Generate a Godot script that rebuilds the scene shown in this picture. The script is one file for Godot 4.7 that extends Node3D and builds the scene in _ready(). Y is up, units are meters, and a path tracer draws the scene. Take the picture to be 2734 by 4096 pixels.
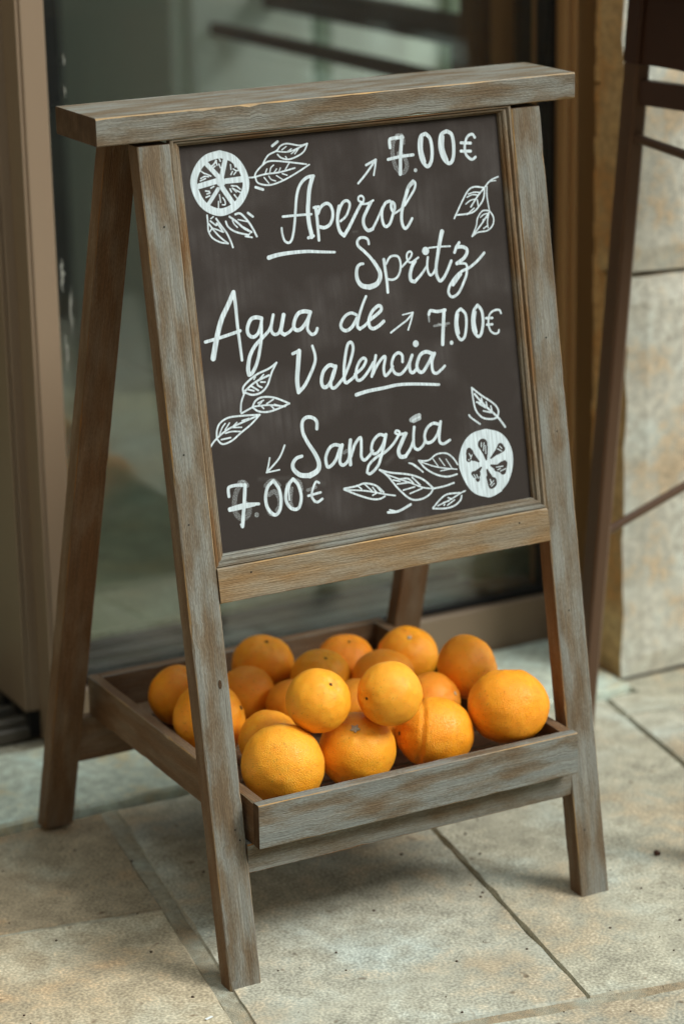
extends Node3D
# An A-frame chalkboard with a tray of oranges on a stone pavement in front of a glass shop door.

var used := {}
var M := {}
var rng := RandomNumberGenerator.new()

func _ready():
	rng.seed = 7
	make_camera_and_light()
	make_materials()
	make_ground()
	make_facade()
	make_interior()
	make_street()
	make_sign()
	make_oranges()
	make_stool()
	make_small_things()


# ---------------------------------------------------------------- camera, sky, light, exposure
func make_camera_and_light():
	var cam := Camera3D.new()
	cam.name = "camera"
	cam.fov = 21.896
	cam.near = 0.05
	cam.far = 200.0
	cam.transform = Transform3D(Basis(Vector3(0.87888, -0.01848, 0.47669), Vector3(0.15676, 0.95494, -0.25201), Vector3(-0.45056, 0.29621, 0.84217)), Vector3(-1.19985, 1.19271, 2.30165))
	var lens := CameraAttributesPhysical.new()
	lens.frustum_focal_length = 85.0
	lens.exposure_aperture = 3.2
	lens.frustum_focus_distance = 2.52
	lens.exposure_multiplier = 1.0
	add_child(cam)
	cam.attributes = lens
	cam.fov = 21.896
	var sky_mat := ProceduralSkyMaterial.new()
	sky_mat.sky_top_color = Color(0.86, 0.925, 0.955)
	sky_mat.sky_horizon_color = Color(0.62, 0.65, 0.65)
	sky_mat.sky_curve = 0.2
	sky_mat.ground_bottom_color = Color(0.36, 0.34, 0.30)
	sky_mat.ground_horizon_color = Color(0.5, 0.49, 0.45)
	var sky := Sky.new()
	sky.sky_material = sky_mat
	var env := Environment.new()
	env.background_mode = Environment.BG_SKY
	env.sky = sky
	env.tonemap_mode = Environment.TONE_MAPPER_LINEAR
	env.tonemap_exposure = EXPOSURE
	env.sdfgi_enabled = true
	env.ssao_enabled = true
	env.ssil_enabled = true
	var we := WorldEnvironment.new()
	we.name = "world_environment"
	we.environment = env
	add_child(we)
	var sun := DirectionalLight3D.new()
	sun.name = "sun"
	sun.light_color = Color(1.0, 1.0, 0.985)
	sun.light_energy = 0.5
	sun.light_angular_distance = 26.0
	sun.shadow_enabled = true
	add_child(sun)
	sun.look_at_from_position(Vector3(2.5, 3.6, 2.9), Vector3.ZERO, Vector3.UP)

const EXPOSURE := 2.35


# ---------------------------------------------------------------- naming
func numbered(called: String) -> String:
	var n: int = used.get(called, 0)
	used[called] = n + 1
	return called if n == 0 else "%s_%03d" % [called, n]

func tag(o: Node, label: String, category: String, group := ""):
	o.set_meta("label", label)
	o.set_meta("category", category)
	if group != "":
		o.set_meta("group", group)

func thing(called: String, label: String, category: String, at := Vector3.ZERO, group := "") -> Node3D:
	var o := Node3D.new()
	o.name = numbered(called)
	add_child(o)
	o.position = at
	tag(o, label, category, group)
	return o

func structure(called: String) -> Node3D:
	var o := Node3D.new()
	o.name = numbered(called)
	o.set_meta("kind", "structure")
	add_child(o)
	return o

func put(called: String, mesh: Mesh, mats, parent: Node = self, at := Transform3D.IDENTITY) -> MeshInstance3D:
	var o := MeshInstance3D.new()
	o.name = numbered(called) if parent == self else called
	o.mesh = mesh
	var list: Array = mats if mats is Array else [mats]
	for i in mesh.get_surface_count():
		o.set_surface_override_material(i, list[i] if i < list.size() else list[0])
	parent.add_child(o, true)
	o.transform = at
	return o


# ---------------------------------------------------------------- mesh helpers
func tri(st: SurfaceTool, a: Vector3, b: Vector3, c: Vector3, ua: Vector2, ub: Vector2, uc: Vector2, out: Vector3):
	if (c - a).cross(b - a).dot(out) < 0.0:
		st.set_uv(ua); st.add_vertex(a)
		st.set_uv(uc); st.add_vertex(c)
		st.set_uv(ub); st.add_vertex(b)
	else:
		st.set_uv(ua); st.add_vertex(a)
		st.set_uv(ub); st.add_vertex(b)
		st.set_uv(uc); st.add_vertex(c)

func quad(st: SurfaceTool, a: Vector3, b: Vector3, c: Vector3, d: Vector3, ua: Vector2, ub: Vector2, uc: Vector2, ud: Vector2, out: Vector3):
	tri(st, a, b, c, ua, ub, uc, out)
	tri(st, a, c, d, ua, uc, ud, out)

func begin(smooth := false) -> SurfaceTool:
	var st := SurfaceTool.new()
	st.begin(Mesh.PRIMITIVE_TRIANGLES)
	st.set_smooth_group(0 if smooth else -1)
	return st

func finish(st: SurfaceTool, mesh: ArrayMesh = null) -> ArrayMesh:
	st.generate_normals()
	return st.commit(mesh) if mesh else st.commit()

# A sawn timber: length along y from 0 to l, w across x, t across z, both centred. Surfaces: the two broad faces, the unevenly worn arrises, the two narrow faces, the ends.
func timber(l: float, w: float, t: float, wear := 0.0012, shear0 := 0.0, shear1 := 0.0, chips := 0.5) -> ArrayMesh:
	var n := maxi(3, int(l / 0.012))
	var main := begin()
	var edge := begin()
	var side := begin()
	var ends := begin()
	var u0 := rng.randf() * 5.0
	var v0 := rng.randf() * 5.0
	var rings := []
	for i in n + 1:
		var y := l * i / n
		var ring := []
		for k in 4:
			var sx: float = [-1, 1, 1, -1][k]
			var sz: float = [-1, -1, 1, 1][k]
			var b := wear * (0.55 + rng.randf() * 0.5)
			if rng.randf() < 0.10 * chips:
				b *= 1.0 + 1.4 * rng.randf()
			if i == 0 or i == n:
				b *= 1.5
			var p1 := Vector3(sx * (w / 2 - (b if k % 2 == 0 else 0.0)), y, sz * (t / 2 - (0.0 if k % 2 == 0 else b)))
			var p2 := Vector3(sx * (w / 2 - (0.0 if k % 2 == 0 else b)), y, sz * (t / 2 - (b if k % 2 == 0 else 0.0)))
			for p in [p1, p2]:
				var q: Vector3 = p
				var f := float(i) / n
				q.y += shear0 * q.z * (1.0 - f) + shear1 * q.z * f
				ring.append(q)
		rings.append(ring)
	for i in n:
		var a: Array = rings[i]
		var b: Array = rings[i + 1]
		var run := section_order()
		var v := v0
		for k in 8:
			var p: int = run[k]
			var q: int = run[(k + 1) % 8]
			var wid: float = (a[p] - a[q]).length()
			var mid: Vector3 = (a[p] + a[q]) * 0.5
			var st := edge if k % 2 == 0 else (main if k % 4 == 1 else side)
			quad(st, a[p], a[q], b[q], b[p], Vector2(u0 + a[p].y / 0.6, v / 0.15), Vector2(u0 + a[q].y / 0.6, (v + wid) / 0.15), Vector2(u0 + b[q].y / 0.6, (v + wid) / 0.15), Vector2(u0 + b[p].y / 0.6, v / 0.15), Vector3(mid.x, 0, mid.z) if k % 2 == 0 else face_out(mid, w, t))
			v += (w if k % 4 == 1 else t) if k % 2 == 1 else 0.0
	for e in [0, n]:
		var r: Array = rings[e]
		var run := section_order()
		var c := Vector3.ZERO
		for p in 8:
			c += r[p] / 8.0
		for k in 8:
			var p: Vector3 = r[run[k]]
			var q: Vector3 = r[run[(k + 1) % 8]]
			tri(ends, c, p, q, Vector2(u0 + c.x / 0.15, v0 + c.z / 0.15), Vector2(u0 + p.x / 0.15, v0 + p.z / 0.15), Vector2(u0 + q.x / 0.15, v0 + q.z / 0.15), Vector3(0, -1 if e == 0 else 1, 0))
	return finish(ends, finish(side, finish(edge, finish(main))))

func section_order() -> Array:
	# corners: 0 (-,-): p0 on the -z face, p1 on the -x face; 1 (+,-): p2 on the +x face, p3 on the -z face; 2 (+,+): p4 on the +z face, p5 on the +x face; 3 (-,+): p6 on the -x face, p7 on the +z face
	return [1, 0, 3, 2, 5, 4, 7, 6]

func face_out(mid: Vector3, w: float, t: float) -> Vector3:
	return Vector3(signf(mid.x), 0, 0) if absf(mid.x) / w > absf(mid.z) / t else Vector3(0, 0, signf(mid.z))

# A plain box with small even bevels, centred at c.
func block(st: SurfaceTool, c: Vector3, size: Vector3, b := 0.002, uv := 1.0):
	var h := size / 2
	b = minf(b, minf(h.x, minf(h.y, h.z)) * 0.45)
	for ax in 3:
		for s in [-1.0, 1.0]:
			var n := Vector3.ZERO
			n[ax] = s
			var i := (ax + 1) % 3
			var j := (ax + 2) % 3
			var P := []
			for q in [[-1, -1], [1, -1], [1, 1], [-1, 1]]:
				var p := Vector3.ZERO
				p[ax] = s * h[ax]
				p[i] = q[0] * (h[i] - b)
				p[j] = q[1] * (h[j] - b)
				P.append(p + c)
			quad(st, P[0], P[1], P[2], P[3], Vector2(P[0][i], P[0][j]) * uv, Vector2(P[1][i], P[1][j]) * uv, Vector2(P[2][i], P[2][j]) * uv, Vector2(P[3][i], P[3][j]) * uv, n)
	for ax in 3:   # twelve arrises
		var i := (ax + 1) % 3
		var j := (ax + 2) % 3
		for si in [-1.0, 1.0]:
			for sj in [-1.0, 1.0]:
				var P := []
				for e in [-1.0, 1.0]:
					var p := Vector3.ZERO
					p[ax] = e * (h[ax] - b)
					p[i] = si * h[i]
					p[j] = sj * (h[j] - b)
					var q := p
					q[i] = si * (h[i] - b)
					q[j] = sj * h[j]
					P.append(p + c)
					P.append(q + c)
				var out := Vector3.ZERO
				out[i] = si
				out[j] = sj
				quad(st, P[0], P[1], P[3], P[2], Vector2.ZERO, Vector2(0, 0.01), Vector2(0.01, 0.01), Vector2(0.01, 0), out)
	for sx in [-1.0, 1.0]:   # eight corners
		for sy in [-1.0, 1.0]:
			for sz in [-1.0, 1.0]:
				var s := Vector3(sx, sy, sz)
				tri(st, c + s * (h - Vector3(0, b, b)), c + s * (h - Vector3(b, 0, b)), c + s * (h - Vector3(b, b, 0)), Vector2.ZERO, Vector2(0.01, 0), Vector2(0, 0.01), s)

func box(called: String, lo: Vector3, hi: Vector3, mat: Material, parent: Node = self, b := 0.002) -> MeshInstance3D:
	var st := begin()
	block(st, (lo + hi) / 2, hi - lo, b)
	return put(called, finish(st), mat, parent)

# A round bar along a list of points.
func tube(pts: Array, r: float, sides := 14) -> ArrayMesh:
	var st := begin(true)
	for i in pts.size() - 1:
		var a: Vector3 = pts[i]
		var b: Vector3 = pts[i + 1]
		var da := ring_frame(pts, i)
		var db := ring_frame(pts, i + 1)
		for k in sides:
			var t0 := TAU * k / sides
			var t1 := TAU * (k + 1) / sides
			var a0: Vector3 = a + (da[0] * cos(t0) + da[1] * sin(t0)) * r
			var a1: Vector3 = a + (da[0] * cos(t1) + da[1] * sin(t1)) * r
			var b0: Vector3 = b + (db[0] * cos(t0) + db[1] * sin(t0)) * r
			var b1: Vector3 = b + (db[0] * cos(t1) + db[1] * sin(t1)) * r
			quad(st, a0, a1, b1, b0, Vector2(0, t0), Vector2(0, t1), Vector2(1, t1), Vector2(1, t0), (a0 + a1) / 2 - a)
	st.index()
	return finish(st)

func ring_frame(pts: Array, i: int) -> Array:
	var d: Vector3 = (pts[mini(i + 1, pts.size() - 1)] - pts[maxi(i - 1, 0)]).normalized()
	var x := d.cross(Vector3(0.13, 0.97, 0.21)).normalized()
	return [x, d.cross(x).normalized()]

func at(origin: Vector3, along: Vector3, face: Vector3) -> Transform3D:
	# local y runs along the piece, local z looks out of its face
	var y := along.normalized()
	var z := (face - y * face.dot(y)).normalized()
	return Transform3D(Basis(y.cross(z), y, z), origin)


# ---------------------------------------------------------------- textures
func noise_bytes(sd: int, freq: float, w: int, h: int, kind := FastNoiseLite.TYPE_SIMPLEX_SMOOTH, octaves := 4, to := Vector2i.ZERO, cell := FastNoiseLite.RETURN_DISTANCE) -> PackedByteArray:
	var n := FastNoiseLite.new()
	n.seed = sd
	n.frequency = freq
	n.noise_type = kind
	n.fractal_octaves = octaves
	if kind == FastNoiseLite.TYPE_CELLULAR:
		n.cellular_return_type = cell
		n.fractal_type = FastNoiseLite.FRACTAL_NONE
	var im := n.get_seamless_image(w, h)
	im.convert(Image.FORMAT_L8)
	if to != Vector2i.ZERO:
		im.resize(to.x, to.y, Image.INTERPOLATE_CUBIC)
	return im.get_data()

func tex(w: int, h: int, data: PackedByteArray, fmt := Image.FORMAT_RGB8) -> ImageTexture:
	return ImageTexture.create_from_image(Image.create_from_data(w, h, false, fmt, data))

func ss(a: float, b: float, x: float) -> float:
	var t := clampf((x - a) / (b - a), 0.0, 1.0)
	return t * t * (3.0 - 2.0 * t)

# Weathered timber: grain along u. wash is the worn grey coat, under the stain beneath it, cover how much of the coat is left.
func wood_textures(sd: int, under: Color, wash: Color, dark: Color, cover: float) -> Array:
	var S := 512
	var broad := noise_bytes(sd, 0.05, 24, 256, FastNoiseLite.TYPE_SIMPLEX_SMOOTH, 3, Vector2i(S, S))
	var fine := noise_bytes(sd + 1, 0.16, 20, 512, FastNoiseLite.TYPE_SIMPLEX_SMOOTH, 3, Vector2i(S, S))
	var hair := noise_bytes(sd + 2, 0.35, 60, 512, FastNoiseLite.TYPE_SIMPLEX_SMOOTH, 2, Vector2i(S, S))
	var patch := noise_bytes(sd + 3, 0.011, S, S, FastNoiseLite.TYPE_SIMPLEX_SMOOTH, 5)
	var speck := noise_bytes(sd + 4, 0.22, S, S, FastNoiseLite.TYPE_SIMPLEX_SMOOTH, 3)
	var col := PackedByteArray()
	col.resize(S * S * 3)
	var hei := PackedByteArray()
	hei.resize(S * S)
	for i in S * S:
		var b := broad[i] / 255.0
		var f := fine[i] / 255.0
		var hh := hair[i] / 255.0
		var p := patch[i] / 255.0
		var s := speck[i] / 255.0
		var k := clampf((p - 0.5) * 1.9 + (f - 0.5) * 0.3 + (s - 0.5) * 0.45 + cover, 0.0, 1.0)
		var g := clampf((f - 0.5) * 0.8 + (hh - 0.45) * 0.8, -0.5, 0.5)
		var c := under.lerp(wash, k)
		c = c.lerp(dark, clampf(0.08 + g * 0.42 + (b - 0.5) * 0.26, 0.0, 0.55))
		var tone := 1.0 + (b - 0.5) * 0.22 + (s - 0.5) * 0.20 - g * 0.10
		col[i * 3] = clampi(int(c.r * tone * 255.0), 0, 255)
		col[i * 3 + 1] = clampi(int(c.g * tone * 255.0), 0, 255)
		col[i * 3 + 2] = clampi(int(c.b * tone * 255.0), 0, 255)
		hei[i] = clampi(int((0.62 - g * 0.7 + (s - 0.5) * 0.45 + k * 0.12) * 255.0), 0, 255)
	return [tex(S, S, col), tex(S, S, hei, Image.FORMAT_L8)]

func wood_material(called: String, sd: int, under: Color, wash: Color, dark: Color, cover: float, rough := 0.72) -> StandardMaterial3D:
	var t := wood_textures(sd, under, wash, dark, cover)
	var m := StandardMaterial3D.new()
	m.resource_name = called
	m.albedo_texture = t[0]
	m.roughness = rough
	m.metallic_specular = 0.35
	m.heightmap_enabled = true
	m.heightmap_texture = t[1]
	m.heightmap_scale = 0.05
	return m

func stone_textures(sd: int, S: int, pale: Color, rust: Color, cool: Color, dark: Color, rustiness: float) -> Array:
	var cloud := noise_bytes(sd, 3.0 / S, S, S, FastNoiseLite.TYPE_SIMPLEX_SMOOTH, 5)
	var cloud2 := noise_bytes(sd + 1, 5.0 / S, S, S, FastNoiseLite.TYPE_SIMPLEX_SMOOTH, 5)
	var flake := noise_bytes(sd + 2, 24.0 / S, S, S, FastNoiseLite.TYPE_SIMPLEX_SMOOTH, 6)
	var grit := noise_bytes(sd + 3, 190.0 / S, S, S, FastNoiseLite.TYPE_SIMPLEX_SMOOTH, 3)
	var pit := noise_bytes(sd + 4, 34.0 / S, S, S, FastNoiseLite.TYPE_SIMPLEX_SMOOTH, 2)
	var col := PackedByteArray()
	col.resize(S * S * 3)
	var hei := PackedByteArray()
	hei.resize(S * S)
	for i in S * S:
		var a := cloud[i] / 255.0
		var b := cloud2[i] / 255.0
		var f := flake[i] / 255.0
		var g := grit[i] / 255.0
		var q := pit[i] / 255.0
		var fleck := clampf((g - 0.66) * 3.0, 0.0, 1.0) * clampf((f - 0.42) * 3.0, 0.0, 1.0)
		var c := pale.lerp(cool, clampf((b - 0.46) * 2.2 + (f - 0.5) * 1.0, 0.0, 1.0))
		c = c.lerp(rust, clampf((a - 0.53 + (f - 0.5) * 0.5 + (g - 0.5) * 0.25) * 3.6, 0.0, 1.0) * rustiness)
		var hole := clampf((q - 0.86) * 9.0 + (g - 0.5) * 0.6, 0.0, 1.0) if q > 0.83 else 0.0
		c = c.lerp(dark, hole * 0.7).lerp(Color(0.86, 0.86, 0.82), fleck * 0.55)
		var tone := 1.0 + (f - 0.5) * 0.28 + (g - 0.5) * 0.46 + (b - 0.5) * 0.1
		col[i * 3] = clampi(int(c.r * tone * 255.0), 0, 255)
		col[i * 3 + 1] = clampi(int(c.g * tone * 255.0), 0, 255)
		col[i * 3 + 2] = clampi(int(c.b * tone * 255.0), 0, 255)
		hei[i] = clampi(int((0.5 + (f - 0.5) * 0.75 + (g - 0.5) * 0.55 - hole * 0.35) * 255.0), 0, 255)
	return [tex(S, S, col), tex(S, S, hei, Image.FORMAT_L8)]

func stone_material(called: String, t: Array, metres: float, offset: Vector3, tint: Color, relief := 0.25) -> StandardMaterial3D:
	var m := StandardMaterial3D.new()
	m.resource_name = called
	m.albedo_texture = t[0]
	m.albedo_color = tint
	m.roughness = 0.82
	m.metallic_specular = 0.3
	m.uv1_triplanar = true
	m.uv1_scale = Vector3.ONE / metres
	m.uv1_offset = offset
	m.heightmap_enabled = true
	m.heightmap_texture = t[1]
	m.heightmap_scale = relief
	return m

func plain(called: String, c: Color, rough := 0.6, metal := 0.0, spec := 0.4) -> StandardMaterial3D:
	var m := StandardMaterial3D.new()
	m.resource_name = called
	m.albedo_color = c
	m.roughness = rough
	m.metallic = metal
	m.metallic_specular = spec
	return m

func make_materials():
	M.wash = wood_material("greywashed timber", 11, Color(0.40, 0.34, 0.26), Color(0.49, 0.49, 0.455), Color(0.24, 0.19, 0.14), 0.60)
	M.tray = wood_material("greywashed tray timber", 61, Color(0.41, 0.35, 0.27), Color(0.50, 0.515, 0.49), Color(0.25, 0.19, 0.14), 0.72)
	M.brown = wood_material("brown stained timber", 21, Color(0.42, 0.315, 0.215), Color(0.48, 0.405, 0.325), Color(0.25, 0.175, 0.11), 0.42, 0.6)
	M.endgrain = wood_material("brown end grain", 81, Color(0.30, 0.22, 0.14), Color(0.36, 0.28, 0.20), Color(0.16, 0.11, 0.07), 0.40, 0.8)
	M.tan = wood_material("tan rail timber", 31, Color(0.50, 0.40, 0.27), Color(0.52, 0.475, 0.395), Color(0.32, 0.24, 0.15), 0.5)
	M.bare = wood_material("worn arris", 41, Color(0.70, 0.55, 0.34), Color(0.52, 0.49, 0.44), Color(0.34, 0.26, 0.17), 0.72)
	M.worn_brown = wood_material("worn brown arris", 51, Color(0.58, 0.38, 0.16), Color(0.40, 0.31, 0.22), Color(0.22, 0.14, 0.08), 0.78)
	M.mould = wood_material("brown moulding", 71, Color(0.44, 0.325, 0.20), Color(0.50, 0.46, 0.39), Color(0.22, 0.15, 0.085), 0.48)
	var pave := stone_textures(101, 1024, Color(0.735, 0.715, 0.65), Color(0.69, 0.59, 0.475), Color(0.705, 0.72, 0.685), Color(0.40, 0.34, 0.28), 0.55)
	M.pave = []
	var tints := [Color(0.945, 0.955, 0.94), Color(0.94, 0.94, 0.91), Color(0.965, 0.92, 0.85), Color(0.82, 0.77, 0.70)]
	for i in 4:
		M.pave.append(stone_material("limestone flag", pave, 0.85, Vector3(0.31 * i, 0.17 * i, 0.43 * i + 0.2), tints[i], 0.12))
	M.street = stone_material("street paving", pave, 1.7, Vector3.ZERO, Color(1, 1, 1), 0.3)
	M.mortar = stone_material("grey mortar", pave, 0.35, Vector3(0.4, 0.1, 0.7), Color(0.84, 0.83, 0.79), 0.12)
	var lime := stone_textures(201, 512, Color(0.79, 0.78, 0.72), Color(0.73, 0.60, 0.44), Color(0.76, 0.78, 0.74), Color(0.40, 0.33, 0.26), 0.55)
	M.bed = stone_material("dark joint dirt", pave, 0.35, Vector3(0.1, 0.6, 0.2), Color(0.52, 0.47, 0.40), 0.1)
	M.lime = stone_material("dressed limestone", lime, 0.45, Vector3(0.1, 0.2, 0.3), Color(1, 1, 1), 0.09)
	M.sill = stone_material("pale threshold stone", lime, 0.5, Vector3(0.7, 0.1, 0.55), Color(0.95, 1.0, 0.985), 0.08)
	M.corner = stone_material("pier return with stain and shade tint", lime, 0.45, Vector3(0.35, 0.52, 0.6), Color(0.92, 0.77, 0.58), 0.15)  # brown tint holds stain and also the shade on the left-facing return
	M.reveal = stone_material("reveal with weathering and shade tint", lime, 0.3, Vector3(0.2, 0.7, 0.1), Color(1.0, 0.80, 0.57), 0.3)  # brown tint carries weathering plus the shade of the left-facing reveal
	M.metal = plain("bronze painted aluminium", Color(0.53, 0.455, 0.37), 0.42, 0.0, 0.5)
	M.metal_dark = plain("dark track aluminium", Color(0.28, 0.26, 0.22), 0.5, 0.0, 0.5)
	M.jamb = plain("warm bronze jamb", Color(0.70, 0.54, 0.35), 0.42, 0.0, 0.5)
	M.smear = plain("dried whitewash", Color(0.50, 0.50, 0.46), 0.9)
	M.rubber = plain("black rubber", Color(0.07, 0.065, 0.06), 0.75)
	M.stool = plain("dark brown powder coat", Color(0.35, 0.255, 0.18), 0.38, 0.0, 0.5)
	M.stool_dark = plain("darker brown moulded seat", Color(0.27, 0.175, 0.125), 0.5, 0.0, 0.4)
	var g := plain("window glass", Color(0.95, 1.0, 0.97, 0.004), 0.02, 0.0, 1.0)
	g.transparency = BaseMaterial3D.TRANSPARENCY_ALPHA
	M.glass = g
	M.peel_map = peel_textures()
	M.button = plain("grey stalk button", Color(0.70, 0.67, 0.58), 0.9)
	M.stem = plain("dry stem", Color(0.36, 0.27, 0.15), 0.9)

func peel_textures() -> Array:
	var S := 512
	var tone := noise_bytes(301, 4.0 / S, S, S, FastNoiseLite.TYPE_SIMPLEX_SMOOTH, 4)
	var pore := noise_bytes(302, 46.0 / S, S, S, FastNoiseLite.TYPE_CELLULAR, 1)
	var spot := noise_bytes(303, 14.0 / S, S, S, FastNoiseLite.TYPE_SIMPLEX_SMOOTH, 3)
	var fine := noise_bytes(304, 60.0 / S, S, S, FastNoiseLite.TYPE_SIMPLEX_SMOOTH, 2)
	var col := PackedByteArray()
	col.resize(S * S * 3)
	var hei := PackedByteArray()
	hei.resize(S * S)
	for i in S * S:
		var t := tone[i] / 255.0
		var p := pore[i] / 255.0
		var s := spot[i] / 255.0
		var f := fine[i] / 255.0
		var c := Color(0.99, 0.645, 0.15).lerp(Color(0.99, 0.70, 0.20), clampf((t - 0.35) * 1.8, 0.0, 1.0))
		var blemish := clampf((s - 0.78) * 8.0 + (f - 0.5), 0.0, 1.0) if s > 0.75 else 0.0
		c = c.lerp(Color(0.45, 0.28, 0.08), blemish * 0.6)
		var k := 1.0 + (f - 0.5) * 0.06
		col[i * 3] = clampi(int(c.r * k * 255.0), 0, 255)
		col[i * 3 + 1] = clampi(int(c.g * k * 255.0), 0, 255)
		col[i * 3 + 2] = clampi(int(c.b * k * 255.0), 0, 255)
		hei[i] = clampi(int((ss(0.02, 0.35, p) * 0.7 + (f - 0.5) * 0.2 + 0.15) * 255.0), 0, 255)
	return [tex(S, S, col), tex(S, S, hei, Image.FORMAT_L8)]


# ---------------------------------------------------------------- ground
const GRID := 0.1693   # the flags lie turned by this many radians to the shop front

func flag_point(s: float, t: float) -> Vector2:
	return Vector2(s * cos(GRID) - t * sin(GRID), s * sin(GRID) + t * cos(GRID))

func slab(outline: PackedVector2Array, top: float, depth: float, mats: Array, parent: Node, called := "paving_slab", ragged := 0.0007, pick := 0):
	# a flag of any convex outline in x and z, with uneven worn arrises
	var pts := PackedVector2Array()
	for i in outline.size():
		var a := outline[i]
		var b := outline[(i + 1) % outline.size()]
		var n := maxi(1, int(a.distance_to(b) / 0.022))
		for k in n:
			pts.append(a.lerp(b, float(k) / n))
	var mid := Vector2.ZERO
	for p in pts:
		mid += p / pts.size()
	var st := begin()
	var rim := []
	var low := []
	for p in pts:
		var inward := (mid - p).normalized()
		var j := rng.randf_range(-ragged, ragged)
		var chip := 0.0015 + rng.randf() * 0.002 + (rng.randf() * 0.005 if rng.randf() < 0.12 else 0.0)
		var outer := p + inward * (j + ragged)
		var inner := outer + inward * chip
		rim.append(Vector3(inner.x, top, inner.y))
		low.append(Vector3(outer.x, top - 0.0025 - rng.randf() * 0.002, outer.y))
	var c := Vector3(mid.x, top, mid.y)
	for i in pts.size():
		var k := (i + 1) % pts.size()
		tri(st, c, rim[i], rim[k], Vector2.ZERO, Vector2.ZERO, Vector2.ZERO, Vector3.UP)
		var out: Vector3 = (rim[i] - c)
		quad(st, rim[i], rim[k], low[k], low[i], Vector2.ZERO, Vector2.ZERO, Vector2.ZERO, Vector2.ZERO, out + Vector3.UP * 0.3)
		var d := Vector3.DOWN * depth
		quad(st, low[i], low[k], low[k] + d, low[i] + d, Vector2.ZERO, Vector2.ZERO, Vector2.ZERO, Vector2.ZERO, out)
	put(called, finish(st), mats[pick % mats.size()], parent)

func make_ground():
	var g := structure("ground")
	var st := begin()
	quad(st, Vector3(-40, -0.009, -40), Vector3(40, -0.009, -40), Vector3(40, -0.009, 40), Vector3(-40, -0.009, 40), Vector2.ZERO, Vector2.ZERO, Vector2.ZERO, Vector2.ZERO, Vector3.UP)
	put("paving_bed", finish(st), M.bed, g)
	var p := structure("pavement")
	# columns of flags: [left s, right s, joints in t, which stone each flag is]
	var cols := [
		[-1.60, -1.002, [-0.6, -0.11, 0.391], [1, 2]],
		[-0.998, -0.592, [-0.6, 0.16, 0.391], [0, 3]],
		[-0.588, -0.192, [-0.6, 0.057, 0.391], [3, 2]],
		[-0.176, 0.1373, [-0.6, 0.391], [0]],
		[0.1390, 0.470, [-0.6, 0.391], [1]],
		[0.4745, 0.91, [-0.6, -0.262, 0.391], [1, 0]],
		[0.914, 1.5, [-0.6, 0.05, 0.391], [2, 1]],
	]
	var shop := PackedVector2Array([Vector2(-3, -0.234), Vector2(0.5665, -0.234), Vector2(0.5665, -0.275), Vector2(3, -0.275), Vector2(3, 4), Vector2(-3, 4)])
	for c in cols:
		var js: Array = c[2]
		for i in js.size() - 1:
			var t0: float = js[i] + (0.0 if i == 0 else 0.0022)
			var t1: float = js[i + 1] - 0.0022
			var quad_pts := PackedVector2Array([flag_point(c[0], t0), flag_point(c[1], t0), flag_point(c[1], t1), flag_point(c[0], t1)])
			for part in Geometry2D.intersect_polygons(quad_pts, shop):
				slab(part, 0.0, 0.03, M.pave, p, "paving_slab", 0.0007, c[3][i])
	# mortar struck nearly flush in the wide joints
	for m in [[-0.1935, -0.1745, -0.255, 0.398], [-1.6, 1.5, 0.388, 0.405], [-0.60, -0.19, 0.052, 0.0625]]:
		slab(PackedVector2Array([flag_point(m[0], m[2]), flag_point(m[1], m[2]), flag_point(m[1], m[3]), flag_point(m[0], m[3])]), -0.0022 - 0.0004 * m[0], 0.02, [M.mortar], p, "mortar_joint", 0.0005)
	# the rows in front, past the wide joint
	var rows := [[0.402, 0.88], [0.885, 1.32], [1.325, 1.9], [1.905, 2.4]]
	for r in rows.size():
		var s := -1.9 + 0.23 * r
		while s < 2.0:
			var w: float = [0.52, 0.71, 0.44, 0.6][rng.randi() % 4]
			slab(PackedVector2Array([flag_point(s, rows[r][0]), flag_point(s + w, rows[r][0]), flag_point(s + w, rows[r][1]), flag_point(s, rows[r][1])]), 0.0, 0.03, M.pave, p, "paving_slab", 0.0007, [1, 0, 2, 1, 3][rng.randi() % 5])
			s += w + 0.005
	var road := structure("street")
	box("street_surface", Vector3(-14, -0.05, 2.55), Vector3(14, 0.001, 9.0), M.street, road)
	# the pale threshold stones under the shop front
	var th := structure("threshold")
	var xs := [-1.6, -0.62, 0.262, 0.5655]
	for i in 3:
		slab(PackedVector2Array([Vector2(xs[i], -0.43), Vector2(xs[i + 1] - 0.003, -0.43), Vector2(xs[i + 1] - 0.003, -0.2375), Vector2(xs[i], -0.2375)]), 0.010, 0.04, [M.sill], th, "threshold_stone", 0.002)
	box("threshold_bed", Vector3(-1.9, -0.03, -0.75), Vector3(0.7, -0.004, -0.42), M.mortar, th)


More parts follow.
